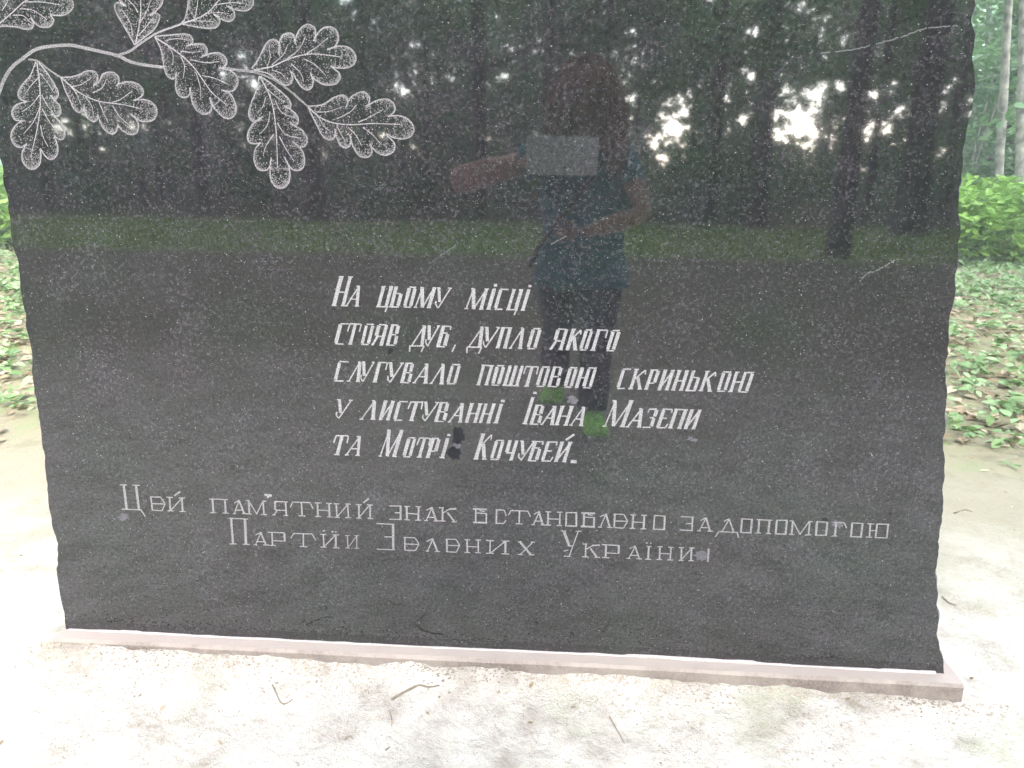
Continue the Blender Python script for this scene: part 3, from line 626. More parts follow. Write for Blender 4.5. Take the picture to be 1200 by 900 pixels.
for li, (cv, lobes, veins) in enumerate(LEAVES):
    gr = Groove(); out = []; lob_w = []
    for lb in lobes:
        c = catmull([cv(p) for p in lb], 6)
        c = [p + np.array([random.gauss(0, .12), random.gauss(0, .12)]) for p in c]
        gr.line([face(*p) for p in c], 1.0 * PXM); out += c[:-1]
        m = len(c) - 1; lob_w += [math.sin(math.pi * min(max(i / m, 0), 1)) for i in range(m)]
    for vi, vn in enumerate(veins):
        c = catmull([cv(p) for p in vn], 6); m = len(c)
        w = [(1.25 if vi == 0 else .85) * PXM * (1 - 0.45 * i / m) for i in range(m)]
        gr.line([face(*p) for p in c], w)
    o = gr.build('oak_leaf', M_ENG_LEAF, mon)
    if li in LBL: o['label'] = LBL[li]
    # stippling: thick along the lobe rims, thinning inwards
    poly = np.array(out); W = np.array(lob_w); c0 = poly.mean(0)
    mid = np.array(catmull([cv(p) for p in veins[0]], 4))
    n = 2700; k = rng.integers(0, len(poly), n * 2); keep = rng.random(len(k)) < (0.06 + W[k] ** 1.5); k = k[keep][:n]
    src = poly[k]; tgt = mid[np.argmin(((src[:, None] - mid[None]) ** 2).sum(2), 1)]
    dr = tgt - src; dl = np.linalg.norm(dr, axis=1)[:, None] + 1e-6; dr /= dl
    dep = rng.exponential(1, len(k))[:, None] * (1.3 + 2.2 * W[k][:, None]) * (0.5 + 1.1 * (rng.random(len(k))[:, None] < 0.35) * 1.6)
    P = src + dr * np.minimum(dep, dl * 0.9) + rng.normal(0, .45, (len(k), 2))
    lo, hi = poly.min(0), poly.max(0); U = rng.random((700, 2)) * (hi - lo) + lo; P = np.concatenate([P, U]); P = P[inside(P, poly)]
    sr = rng.uniform(0.24, 0.50, len(P)) * PXM
    fx = np.array([face(*p) for p in P]); vs = []; 
    ang = rng.random(len(P)) * 6.28; n = len(P)
    V = np.zeros((n, 3, 3))
    for j in range(3):
        a = ang + j * 2.094
        V[:, j, 0] = fx[:, 0] + sr * np.cos(a) * 1.2; V[:, j, 2] = fx[:, 1] + sr * np.sin(a) * 1.2; V[:, j, 1] = -0.00022
    me = np_mesh('stipple', V.reshape(-1, 3), np.arange(n * 3), np.full(n, 3), M_ENG_LEAF)
    tag(link('stipple', me, o), kind='stuff')
def stem(path, w0, w1, strands=3):
    gr = Groove(); c = catmull(path, 10); m = len(c)
    for k in range(strands):
        off = (k - (strands - 1) / 2)
        pts = []
        for i, p in enumerate(c):
            t = c[min(i + 1, m - 1)] - c[max(i - 1, 0)]; t = t / (np.linalg.norm(t) + 1e-9); nn = np.array([-t[1], t[0]])
            w = w0 + (w1 - w0) * i / m
            pts.append(face(*(p + nn * (off * w / strands + random.gauss(0, .10)))))
        gr.line(pts, 0.5 * PXM)
    return gr
for path, w0, w1, ns in (
    ([(-14, 150), (-4, 118), (5, 93), (15, 78), (27, 68.5), (40, 59), (54, 55), (81, 53), (105, 57.5), (137, 65), (152, 72), (171, 76.3), (193, 79)], 4.6, 3.4, 4),
    ([B((300, 298)), B((370, 308)), B((437, 315))], 3.4, 3.0, 3),
    ([(137, 65), (152, 60), (166, 50), (186, 38), (212, 28.5)], 3.4, 2.2, 3),
    ([A((135, 285)), A((180, 292)), A((230, 330)), A((292, 372))], 2.4, 1.8, 2),
    ([B((437, 315)), B((520, 345)), B((600, 400)), B((680, 470))], 3.0, 2.0, 2)):
    stem(path, w0, w1, ns).build('oak_stem', M_ENG_LEAF, mon)

# ---- scratches, chips and dried and dark marks on the face
def blob(name, cx, cy, rx, ry, mat, rot=0.0, n=22, rag=0.35):
    g = Groove(); pts = []
    for i in range(n):
        a = 2 * math.pi * i / n; r = 1 + rag * random.uniform(-1, 1)
        u, v = rx * r * math.cos(a), ry * r * math.sin(a)
        pts.append(face(cx + u * math.cos(rot) - v * math.sin(rot), cy + u * math.sin(rot) + v * math.cos(rot)))
    y = -0.00016; c = face(cx, cy); g.v = [(c[0], y, c[1])] + [(p[0], y, p[1]) for p in pts]
    g.f = [(0, 1 + (i + 1) % n, 1 + i) for i in range(n)]
    return g.build(name, mat, mon)
for path, w in (([(962, 62), (985, 60), (1010, 56), (1036, 49), (1058, 43), (1078, 35), (1095, 32), (1122, 30)], .95), ([(1008, 330), (1014, 322), (1026, 317), (1040, 310), (1050, 303)], 1.1), ([(515, 300), (528, 292), (536, 285)], .6), ([(645, 287), (655, 281), (664, 277)], .8)):
    g = Groove(); c = [p + np.array([random.gauss(0, .35), random.gauss(0, .35)]) for p in catmull(path, 8)]
    cut = [[]]
    for p in c:
        if random.random() < 0.12: cut.append([])
        cut[-1].append(p)
    for s in cut:
        if len(s) > 1: g.line([face(*p) for p in s], w * PXM)
    g.build('scratch', M_SCRATCH, mon)
blob('chip', 145, 606, 6, 3.5, M_STAIN_PALE)
blob('chip', 822, 652, 9, 5, M_STAIN_PALE, 0.1)
blob('chip', 982, 614, 7, 4, M_STAIN_PALE, 0.3)
for cx, cy_, rx, ry, r in ((537, 512, 9, 15, .1), (532, 531, 11, 10, 0), (382, 712, 5, 6, .2), (1043, 602, 6, 4, .2), (968, 609, 9, 5, .1), (150, 646, 3, 3, 0), (804, 506, 5, 3, .2), (840, 612, 5, 4, 0), (391, 362, 6, 5, 0), (457, 412, 7, 9, .5)):
    blob('dark_mark', cx, cy_, rx * (.75 if ry > 9 else .45), ry * (.75 if ry > 9 else .45), M_DARK_MARK, r)  # flat dark patches laid on the face
blob('pale_spot', 536, 523, 4.5, 4, M_STAIN_PALE); blob('pale_spot', 671, 469, 6.5, 5.5, M_STAIN_PALE, .5); blob('pale_spot', 811, 515, 6, 2.5, M_STAIN_PALE, .2)
#REST

# ------------------------------------------------------------------ vegetation builders
def leaf_cloud(C, size, up=0.35, shape='rhomb', jitter=0.35, az=None):
    """leaves at centres C (n,3): folded rhombs (2 triangles) or ovate blades (6 corners)"""
    n = len(C)
    nrm = rng.normal(0, 1, (n, 3)); nrm[:, 2] = np.abs(nrm[:, 2]) + up * 2; nrm /= np.linalg.norm(nrm, axis=1)[:, None]
    t = rng.normal(0, 1, (n, 3)); t -= nrm * np.sum(t * nrm, 1)[:, None]; t /= np.linalg.norm(t, axis=1)[:, None]
    b = np.cross(nrm, t); s = (size * rng.uniform(1 - jitter, 1 + jitter, n))[:, None]
    if shape == 'rhomb':
        V = np.stack([C - t * s * .5, C + b * s * .28 + nrm * s * .06, C + t * s * .55, C - b * s * .28 + nrm * s * .06], 1).reshape(-1, 3)
        base = (np.arange(n) * 4)[:, None]
        return V, (base + np.array([[0, 1, 2, 0, 2, 3]])).ravel(), np.full(n * 2, 3)
    k = [(-.5, 0, 0), (-.28, .26, .05), (.08, .30, .06), (.58, 0, -.08), (.08, -.30, .06), (-.28, -.26, .05)]
    V = np.stack([C + t * s * a + b * s * c + nrm * s * d for a, c, d in k], 1).reshape(-1, 3)
    base = (np.arange(n) * 6)[:, None]
    return V, (base + np.array([[0, 1, 2, 3, 0, 3, 4, 5]])).ravel(), np.full(n * 2, 4)

# open sky between the trees, as it shows in the polished stone (x, y, half width, half height on the photograph)
GAPS = [(905, 128, 16, 14), (1050, 128, 8, 12), (925, 104, 10, 7), (800, 128, 8, 16), (768, 170, 7, 14), (846, 118, 6, 9), (470, 106, 12, 8), (505, 96, 5, 8), (160, 148, 10, 6), (70, 150, 8, 6), (230, 118, 6, 8), (300, 95, 6, 6), (330, 130, 5, 8), (789, 150, 13, 27), (777, 190, 9, 14), (940, 147, 27, 20), (915, 158, 13, 12), (1026, 145, 15, 11), (1004, 152, 8, 9), (972, 160, 8, 7), (745, 118, 4, 5), (1012, 108, 22, 8), (985, 100, 8, 10), (878, 88, 9, 6), (870, 138, 6, 6), (955, 112, 14, 10),
        (466, 84, 5, 12), (443, 90, 4, 5), (487, 80, 4, 10), (140, 142, 9, 9), (92, 147, 12, 9), (121, 128, 4, 6), (196, 142, 7, 6), (119, 45, 5, 4), (258, 86, 6, 5), (592, 92, 5, 4), (484, 52, 7, 3), (436, 30, 5, 6), (740, 36, 5, 4), (1092, 102, 7, 7), (355, 60, 4, 5), (640, 60, 4, 3), (560, 55, 5, 4), (890, 36, 10, 5)]
def in_gap(P, grow=1.0):
    x, y = photo_xy(P, True); m = np.zeros(len(P), bool)
    lace = np.random.default_rng(len(P)).random(len(P))
    rag = 0.8 * noise2(x * 0.16, y * 0.16, 2) + 0.7 * noise2(x * 0.45, y * 0.45, 3)
    for gx_, gy_, a, b in GAPS:
        q_ = ((x - gx_) / (a * grow)) ** 2 + ((y - gy_) / (b * grow)) ** 2
        m |= (q_ < .5 + 1.1 * rag) | ((q_ < 3.4 + 3 * rag) & (lace < .58))
    return m

def tree(x, y, h, r, crown_z0, crown_r, nleaf, leaf, label, group, bark, lmat, lean=(0, 0), dense_clumps=26, low=False, carve=False, curve=0.25, limbs=7):
    t = empty('tree', (x, y, float(ground_z(x, y)) - 0.05)); tag(t, label, 'tree', group)
    mb = MB(); pts = []; rad = []; n = 11; ph = random.uniform(0, 6.28)
    for i in range(n):
        u = i / (n - 1); w = curve * u * math.sin(ph + u * 5)
        pts.append((lean[0] * u * h + w, lean[1] * u * h + w * 0.6 * math.cos(ph), u * h)); rad.append(r * (1 - 0.78 * u) * (1.28 if i == 0 else 1))
    mb.tube(pts, rad, 9, wob=0.11)
    tips = []
    for k in range(limbs):
        u = random.uniform(max(crown_z0 / h, 0.18), 0.92); i = int(u * (n - 1)); p = np.array(pts[i]); a = random.uniform(0, 6.28); L = crown_r * random.uniform(.55, 1.0) * (1.15 - u * .5)
        q1 = p + np.array([math.cos(a) * L * .5, math.sin(a) * L * .5, L * .22]); q2 = p + np.array([math.cos(a) * L, math.sin(a) * L, L * .55])
        mb.tube([p, q1, q2], [rad[i] * .42, rad[i] * .25, rad[i] * .08], 5); tips.append(q2); tips.append(q1)
    mb.build('trunk', bark, t)
    cl = []
    for k in range(dense_clumps):
        if tips and random.random() < .5: c = np.array(random.choice(tips)) + rng.normal(0, crown_r * .22, 3)
        else:
            a = random.uniform(0, 6.28); u = random.random(); rr = crown_r * math.sqrt(random.random()) * (1 - .45 * u)
            c = np.array([math.cos(a) * rr + lean[0] * h * u, math.sin(a) * rr + lean[1] * h * u, crown_z0 + (h * 1.06 - crown_z0) * u])
        cl.append((c, crown_r * random.uniform(.2, .42)))
    per = nleaf // dense_clumps; C = []
    for c, rr in cl:
        d = rng.normal(0, 1, (per, 3)); d /= np.linalg.norm(d, axis=1)[:, None]
        C.append(c + d * rr * (rng.random(per) ** .45)[:, None] * np.array([1, 1, .7]))
    C = np.concatenate(C)
    if carve:
        W = C + np.array([x, y, 0]); C = C[~in_gap(W)]
    V, ls, ct = leaf_cloud(C, leaf); me = np_mesh('crown', V, ls, ct, lmat); link('crown', me, t)
    return t
def copy_tree(src, x, y, rz, sc, label, group):
    r = src.copy(); COL.objects.link(r); r.location = (x, y, float(ground_z(x, y)) - 0.05); r.rotation_euler = (0, 0, rz); r.scale = (sc, sc, sc)
    r['label'] = label; r['group'] = group
    for ch in list(src.children):
        c = ch.copy(); COL.objects.link(c); c.parent = r
    return r

# ---- the wood on the viewer's side, seen only in the polish of the stone
def on_ground_m(px, dist_y):
    p = mirrored(px, 250, dist_y); return p[0], p[1]
G_DARK = 'dark trees across the path mirrored in the polished stone'
L_DARK = 'dark leafy tree in the shady wood mirrored in the stone'
spec_dark = [  # px of trunk, metres in front of the stone, trunk radius, label
 (988, 10.9, .16, 'stoutest dark tree trunk mirrored at the right, standing in the grass verge'),
 (1066, 15.5, .30, 'broad dark trunk mirrored near the right edge of the stone'),
 (887, 17.5, .20, 'dark trunk mirrored just left of the brightest sky gap'),
 (832, 19.0, .17, 'thin dark trunk mirrored between the two bright sky gaps'),
 (370, 17.0, .24, 'brownish trunk mirrored under the drooping oak leaf engraving'),
 (560, 18.5, .20, 'dark trunk mirrored to the left of the photographer'),
 (240, 19.5, .20, 'dark trunk mirrored beneath the left part of the oak spray')]
for px, Y, r, lb in spec_dark:
    x, y = on_ground_m(px, Y)
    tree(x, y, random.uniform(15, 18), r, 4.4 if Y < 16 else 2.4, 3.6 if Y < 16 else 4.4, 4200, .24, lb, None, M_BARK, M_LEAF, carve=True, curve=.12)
placed = [(on_ground_m(s[0], s[1])) for s in spec_dark]
k = 0; tries = 0
while k < 52 and tries < 4000:
    tries += 1
    Y = 18.5 + 25 * random.random() ** 1.3; x = random.uniform(-22, 26) * (Y / 22) ** .6; y = -Y
    if any((x - a) ** 2 + (y - b) ** 2 < 5.0 for a, b in placed): continue
    r = random.uniform(.10, .22)
    px, _ = photo_xy(np.array([[x, y, 1.5]]), True)
    if any(abs(px[0] - g[0]) < g[2] * .8 + 4 for g in GAPS[:6]): continue
    placed.append((x, y)); k += 1
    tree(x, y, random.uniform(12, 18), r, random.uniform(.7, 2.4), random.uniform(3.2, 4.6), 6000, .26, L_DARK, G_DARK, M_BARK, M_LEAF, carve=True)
# shrubs at the foot of that wood
for k in range(46):
    Y = random.uniform(17.5, 34); x = random.uniform(-20, 24) * (Y / 24) ** .6; hgt = random.uniform(.9, 2.6)
    n = 900; d = rng.normal(0, 1, (n, 3)); d /= np.linalg.norm(d, axis=1)[:, None]
    C = d * (rng.random(n) ** .4)[:, None] * np.array([hgt * .9, hgt * .9, hgt * .55]) + np.array([0, 0, hgt * .55]); C[:, 2] = np.abs(C[:, 2])
    C = C[~in_gap(C + np.array([x, -Y, 0]))]
    if len(C) < 60: continue
    s = empty('shrub', (x, -Y, 0)); tag(s, 'dark rounded shrub at the wood edge mirrored in the stone', 'shrub', 'shrubs under the mirrored trees')
    V, ls, ct = leaf_cloud(C, .17); link('foliage', np_mesh('foliage', V, ls, ct, M_LEAF), s)
    mb = MB()
    for j in range(4):
        a = random.uniform(0, 6.28); mb.tube([(0, 0, -.05), (math.cos(a) * hgt * .3, math.sin(a) * hgt * .3, hgt * .4), (math.cos(a) * hgt * .5, math.sin(a) * hgt * .5, hgt * .9)], [.025, .018, .006], 5)
    mb.build('stem', M_BARK, s)
# the deep wood behind those trees
n = 40000; aa = rng.uniform(-.85, .85, n); rr = rng.uniform(42, 58, n); C = np.stack([np.sin(aa) * rr * 1.3, -np.cos(aa) * rr, rng.random(n) ** 1.3 * 15], 1); C = C[~in_gap(C, .9)]
V, ls, ct = leaf_cloud(C, .95); tag(link('deep_woods', np_mesh('deep_woods', V, ls, ct, M_LEAF)), 'deep dark mass of woodland mirrored in the stone with small gaps of sky', 'woodland', kind='stuff')
# grass verge
n = 42000; gx_ = rng.uniform(-16, 19, n); gy_ = -rng.uniform(10.4, 16.4, n); ok = fbm(gx_ * .7, gy_ * .7, 3, 2) + rng.random(n) * .5 > -.05; gx_, gy_ = gx_[ok], gy_[ok]; n = len(gx_)
hh = rng.uniform(.05, .16, n); a = rng.uniform(0, 6.28, n); w = rng.uniform(.008, .016, n); gz = ground_z(gx_, gy_); lx, ly = rng.normal(0, .05, n), rng.normal(0, .05, n)
V = np.stack([np.stack([gx_ - np.cos(a) * w, gy_ - np.sin(a) * w, gz], 1), np.stack([gx_ + np.cos(a) * w, gy_ + np.sin(a) * w, gz], 1), np.stack([gx_ + lx, gy_ + ly, gz + hh], 1)], 1).reshape(-1, 3)
tag(link('grass', np_mesh('grass', V, np.arange(3 * n), np.full(n, 3), M_GRASS)), 'strip of green grass along the path mirrored in the stone', 'grass', kind='stuff')

# ---- the wood beyond the stone, seen directly at its two sides
def at_b(px, Y):
    p = beyond(px, 210, Y); return p[0], p[1]
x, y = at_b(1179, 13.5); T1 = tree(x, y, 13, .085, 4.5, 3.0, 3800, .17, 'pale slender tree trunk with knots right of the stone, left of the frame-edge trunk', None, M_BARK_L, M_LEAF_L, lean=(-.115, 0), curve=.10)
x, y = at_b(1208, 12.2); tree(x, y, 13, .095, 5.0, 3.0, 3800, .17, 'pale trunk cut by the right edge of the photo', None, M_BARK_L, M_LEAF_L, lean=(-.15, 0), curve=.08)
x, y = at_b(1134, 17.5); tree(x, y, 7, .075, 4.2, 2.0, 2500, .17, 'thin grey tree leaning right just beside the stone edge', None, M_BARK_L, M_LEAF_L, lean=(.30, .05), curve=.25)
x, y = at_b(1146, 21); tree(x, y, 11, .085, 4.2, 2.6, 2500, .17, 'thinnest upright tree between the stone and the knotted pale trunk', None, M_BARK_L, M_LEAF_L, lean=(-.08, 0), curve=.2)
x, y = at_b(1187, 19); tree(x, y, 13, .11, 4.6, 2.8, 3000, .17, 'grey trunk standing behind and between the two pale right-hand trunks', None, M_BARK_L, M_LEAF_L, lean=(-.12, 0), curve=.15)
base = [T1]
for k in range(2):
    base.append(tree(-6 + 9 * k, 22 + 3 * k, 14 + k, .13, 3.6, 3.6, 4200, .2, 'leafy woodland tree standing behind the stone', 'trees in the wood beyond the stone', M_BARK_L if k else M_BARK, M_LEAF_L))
pl = [at_b(1179, 13.5), at_b(1208, 12.2), at_b(1134, 17.5), at_b(1149, 21), at_b(1189, 19)]; k = 0; tries = 0
while k < 46 and tries < 3000:
    tries += 1
    Y = 14 + 34 * random.random() ** 1.1; x = random.uniform(-1, 1) * (8 + Y * .9) + 2
    if any((x - a) ** 2 + (Y - b) ** 2 < 4.5 for a, b in pl): continue
    px, _ = photo_xy(np.array([[x, Y, 2.]]), False)
    if 1120 < px[0] < 1215 and Y < 24: continue
    pl.append((x, Y)); k += 1
    copy_tree(base[random.randrange(1, 3)], x, Y, random.uniform(0, 6.28), random.uniform(.85, 1.2), 'leafy woodland tree standing behind the stone', 'trees in the wood beyond the stone')
# flanks of the clearing, left and right of the viewer
for k in range(16):
    sgn = 1 if k % 2 else -1; x = sgn * random.uniform(11, 19); y = random.uniform(-15, 13)
    copy_tree(base[1 + k % 2], x, y, random.uniform(0, 6.28), random.uniform(.95, 1.25), 'leafy tree at the side of the clearing', 'trees beside the clearing')
# unseen tall trees, added so their crowns block sky light over the clearing
G_HIGH = 'unseen tall trees added to shade the clearing'
for k, (x, y) in enumerate(((-8.8, -6.4), (-8.8, -1.5), (-8.8, 3.6), (9.2, -6.6), (8.6, -1.6), (9.6, 3.0), (-1.5, 10.5))):
    tree(x, y, random.uniform(15, 18), .24, 6.2, 6.6, 5200, .34, 'unseen tall tree added at the rim of the clearing, its crown shading the stone', G_HIGH, M_BARK, M_LEAF, lean=(-x / 90, -y / 120), dense_clumps=34)
# saplings and tall shrubs between those trunks
protos = []
for k in range(3):
    hgt = 3.6 + k * .8; n = 2600; C = []
    for j in range(24):
        c = np.array([random.gauss(0, .7), random.gauss(0, .7), random.uniform(.3, hgt)]); m = n // 24
        C.append(c + rng.normal(0, 1, (m, 3)) * np.array([.55, .55, .20]))
    C = np.concatenate(C); C[:, 2] = np.abs(C[:, 2])
    s = empty('sapling', (0, 0, 0)); tag(s, 'x', 'sapling')
    V, ls, ct = leaf_cloud(C, .15, up=.8, shape='ovate'); link('foliage', np_mesh('foliage', V, ls, ct, M_LEAF_L), s)
    mb = MB()
    for j in range(5):
        a = random.uniform(0, 6.28); mb.tube([(0, 0, -.05), (math.cos(a) * .2, math.sin(a) * .2, hgt * .5), (math.cos(a) * .6, math.sin(a) * .6, hgt * .95)], [.03, .02, .006], 5)
    mb.build('stem', M_BARK_L, s); protos.append(s)
first = [True] * 3
LS, GS = 'pale green leafy sapling between the trunks beyond the stone', 'saplings in the wood beyond the stone'
for k in range(74):
    if k < 16: px = random.uniform(1118, 1240); Y = 15.5 + k * 1.4; x, _ = at_b(px, Y)
    else: Y = random.uniform(13.5, 40); x = random.uniform(-1, 1) * (7 + Y * .8) + 2
    i = k % 3; rz = random.uniform(0, 6.28); sc = random.uniform(.8, 1.35)
    if first[i]:
        o = protos[i]; o.location = (x, Y, float(ground_z(x, Y)) - .03); o.rotation_euler = (0, 0, rz); o.scale = (sc, sc, sc); o['label'] = LS; o['group'] = GS; first[i] = False
    else: copy_tree(protos[i], x, Y, rz, sc, LS, GS)
# far wood closing the view beyond the stone
n = 26000; aa = rng.uniform(-.95, .95, n); rr = rng.uniform(46, 60, n); X = np.sin(aa) * rr * 1.5; Yv = np.cos(aa) * rr; Z = rng.random(n) ** .8 * 16
V, ls, ct = leaf_cloud(np.stack([X, Yv, Z], 1), 1.1); tag(link('far_woods', np_mesh('far_woods', V, ls, ct, M_LEAF_L)), 'far green mass of woodland foliage beyond the stone', 'woodland', kind='stuff')

# nettle bed: upright stems with broad pairs of leaves
n = 5200; X = rng.uniform(-17, 20, n); Y = 9.6 + rng.random(n) ** 1.4 * 4.2 + .5 * fbm(X * .5, X * 0, 2, 1); ok = fbm(X * .6, Y * .6, 3, 4) + rng.random(n) > -.1; X, Y = X[ok], Y[ok]; n = len(X)
px, _ = photo_xy(np.stack([X, Y, X * 0 + .7], 1), False); vis = ((px > 1080) & (px < 1260)) | ((px < 60) & (px > -60)); keep = vis | (rng.random(n) < .55); X, Y = X[keep], Y[keep]; n = len(X)
H = rng.uniform(.55, 1.08, n) * np.clip(.72 + (Y - 9.4) * .45, .72, 1.1); C = []
for lv in (.3, .48, .64, .78, .9, 1.0):
    for sgn in (0, 1, 2, 3):
        a = rng.uniform(0, 6.28, n); C.append(np.stack([X + np.cos(a) * .085, Y + np.sin(a) * .085, ground_z(X, Y) + H * lv + rng.normal(0, .02, n)], 1))
C = np.concatenate(C); V, ls, ct = leaf_cloud(C, .135, up=1.1, shape='ovate')
S0 = len(V); a = rng.uniform(0, 6.28, n); g0 = ground_z(X, Y)
SV = np.stack([np.stack([X - .006, Y, g0], 1), np.stack([X + .006, Y, g0], 1), np.stack([X + .004, Y, g0 + H], 1), np.stack([X - .004, Y, g0 + H], 1)], 1).reshape(-1, 3)
sl_ = (S0 + np.arange(n)[:, None] * 4 + np.array([[0, 1, 2, 3]])).ravel()
tag(link('nettle_bed', np_mesh('nettle_bed', np.concatenate([V, SV]), np.concatenate([ls, sl_]), np.concatenate([ct, np.full(n, 4)]), M_NETTLE)), 'bed of bright green nettles filling the ground under the trees', 'nettles', kind='stuff')

# low ground cover: round scalloped leaves in patches, denser away from the clearing
def side_pts(n, y0, y1):
    Y = rng.uniform(y0, y1, n); X = rng.uniform(-1, 1, n) * (3.2 + (Y + 2) * .95) + .3; return X, Y
X, Y = side_pts(56000, 1.75, 10.6)
dn = fbm(X * 1.1, Y * 1.1, 4, 3) + .22 * np.clip((Y - 2.2) / 2, -1, 1) + rng.normal(0, .10, len(X))
ok = dn > .02; X, Y = X[ok], Y[ok]
near = Y < 1.95; X, Y = X[~near | (rng.random(len(X)) < .25)], Y[~near | (rng.random(len(Y)) < .25)] if False else Y[~near | (rng.random(len(X)) < .25)]
m = min(len(X), len(Y)); X, Y = X[:m], Y[:m]
kp = rng.random(len(X)) < .17; X, Y = X[kp], Y[kp]; per_ = 9
hp = rng.uniform(.035, .13, len(X)); A_ = rng.uniform(0, 6.28, (len(X), per_)); R2 = rng.uniform(.012, .095, (len(X), per_)) * (hp / .08)[:, None] ** .5
PX_ = X[:, None] + np.cos(A_) * R2; PY_ = Y[:, None] + np.sin(A_) * R2
PZ_ = ground_z(PX_, PY_) + hp[:, None] * (1.05 - 4.5 * R2) * rng.uniform(.6, 1.05, A_.shape) + .008
C = np.stack([PX_.ravel(), PY_.ravel(), PZ_.ravel()], 1)
V, ls, ct = leaf_cloud(C, .062, up=1.1, shape='ovate', jitter=.55)
tag(link('ground_cover', np_mesh('ground_cover', V, ls, ct, M_COVER)), 'low green creeping plants covering the earth beyond the stone', 'ground cover', kind='stuff')
X, Y = side_pts(30000, 1.6, 11); ok = rng.random(len(X)) < np.clip((Y - 1.7) / .9, .10, 1); X, Y = X[ok], Y[ok]
C = np.stack([X, Y, ground_z(X, Y) + rng.uniform(.004, .025, len(X))], 1)
V, ls, ct = leaf_cloud(C, .060, up=1.5, shape='ovate', jitter=.6)
tag(link('leaf_litter', np_mesh('leaf_litter', V, ls, ct, M_LITTER)), 'dry brown leaves scattered over the ground beyond the stone', 'dry leaves', kind='stuff')

# small plant at the edge of the bare earth
def weed(px, py, n, size, label):
    d = ray(px, py); t = -CAM[2] / d[2]; p = CAM + d * t; z = float(ground_z(p[0], p[1]))
    w = empty('weed', (p[0], p[1], z)); tag(w, label, 'weed')
    for k in range(n):
        a = 6.28 * k / n + random.uniform(-.3, .3); L = size * random.uniform(.7, 1.1); el = random.uniform(.25, .9)
        mb = MB(); ca, sa = math.cos(a), math.sin(a); pts = []
        for i, (u, wd) in enumerate(((0, .03), (.25, .12), (.55, .34), (.8, .30), (1.0, .02))):
            zz = L * (math.sin(el) * u - .45 * u * u) + .004; r_ = L * u * math.cos(el * .6)
            pts += [(ca * r_ - sa * wd * L * .5, sa * r_ + ca * wd * L * .5, zz), (ca * r_ + sa * wd * L * .5, sa * r_ - ca * wd * L * .5, zz), ]
        mb.add(pts, [(2 * i, 2 * i + 1, 2 * i + 3, 2 * i + 2) for i in range(4)]); mb.build('leaf', M_COVER, w)
weed(1135, 505, 8, .13, 'small broad-leaved rosette plant at the edge of the bare earth right of the stone')
weed(1183, 545, 4, .07, 'tiny pale seedling on bare earth near the right edge of the photo')
weed(28, 478, 7, .09, 'small low weed on the earth at the left edge of the photo')

# ---- twigs on the pale earth
def on_earth(px, py):
    d = ray(px, py); p = CAM + d * (-CAM[2] / d[2])
    for _ in range(4):
        z = float(ground_z(p[0], p[1])); p = CAM + d * ((z - CAM[2]) / d[2])
    return p
def twig(path, r, label):
    P = catmull(path, 5); pts = []
    for q in P: p = on_earth(*q); pts.append((p[0], p[1], p[2] + r * .7 + random.uniform(0, .0012)))
    o0 = np.array(pts[0]); mb = MB(); m = len(pts)
    mb.tube([np.array(p) - o0 for p in pts], [r * (1.1 - .6 * i / m) for i in range(m)], 6, wob=.15)
    o = mb.build('twig', M_TWIG, None, loc=tuple(o0)); tag(o, label, 'twig')
twig([(459, 821), (470, 814), (482, 808), (491, 804), (503, 806), (515, 804)], .0032, 'bent dry twig on pale earth below the middle of the stone')
twig([(319, 803), (323, 812), (330, 825), (338, 824), (343, 820)], .0024, 'small hooked twig on pale earth left of the longer bent twig')
twig([(714, 841), (720, 851), (727, 863), (731, 871)], .0018, 'thin twig pointing at the viewer right of centre on pale earth')
twig([(456, 834), (459, 843), (459, 852)], .0016, 'very fine stalk lying just under the bent twig')
twig([(404, 868), (410, 863), (413, 866)], .0018, 'short splinter near the bottom edge left of centre')
twig([(1104, 700), (1112, 707), (1120, 710)], .003, 'short dark twig beside the lower right corner of the stone')
twig([(452, 880), (457, 876)], .002, 'tiny dark splinter at the bottom edge of the photo')
twig([(1118, 602), (1130, 598), (1139, 600)], .0025, 'small curled stalk on the earth right of the stone')
# crumbs of soil and bark, thickest along the plinth
def crumbs(n, fx_, fy_, s0, s1, name, mat, label, cat):
    X, Y = fx_(n), fy_(n); Z = ground_z(X, Y); S = rng.uniform(s0, s1, n) * rng.random(n) ** .8 + s0
    oct_ = np.array([(1, 0, 0), (0, 1, 0), (-1, 0, 0), (0, -1, 0), (0, 0, .8), (0, 0, -.5)]); fc = np.array([(0, 1, 4), (1, 2, 4), (2, 3, 4), (3, 0, 4), (1, 0, 5), (2, 1, 5), (3, 2, 5), (0, 3, 5)])
    J = oct_[None] * (1 + rng.uniform(-.35, .35, (n, 6, 3))); a = rng.uniform(0, 6.28, n); ca, sa = np.cos(a)[:, None], np.sin(a)[:, None]
    Xr = J[:, :, 0] * ca - J[:, :, 1] * sa * .7; Yr = J[:, :, 0] * sa + J[:, :, 1] * ca * .7
    V = np.stack([X[:, None] + Xr * S[:, None], Y[:, None] + Yr * S[:, None], Z[:, None] + J[:, :, 2] * S[:, None] * .7], 2).reshape(-1, 3)
    ls = (np.arange(n)[:, None, None] * 6 + fc[None]).ravel(); tag(link(name, np_mesh(name, V, ls, np.full(n * 8, 3), mat)), label, cat, kind='stuff')
crumbs(3000, lambda n: rng.uniform(-1.45, 1.2, n), lambda n: -.05 - rng.exponential(.035, n), .0012, .0062, 'soil_crumbs', M_CRUMB, 'crumbly pale soil banked along the front of the plinth', 'soil')
crumbs(1500, lambda n: rng.uniform(-2.2, 2.3, n), lambda n: rng.uniform(-1.1, 1.6, n), .0008, .0036, 'bark_debris', M_TWIG, 'fine dark specks of bark scattered over the pale earth', 'debris')
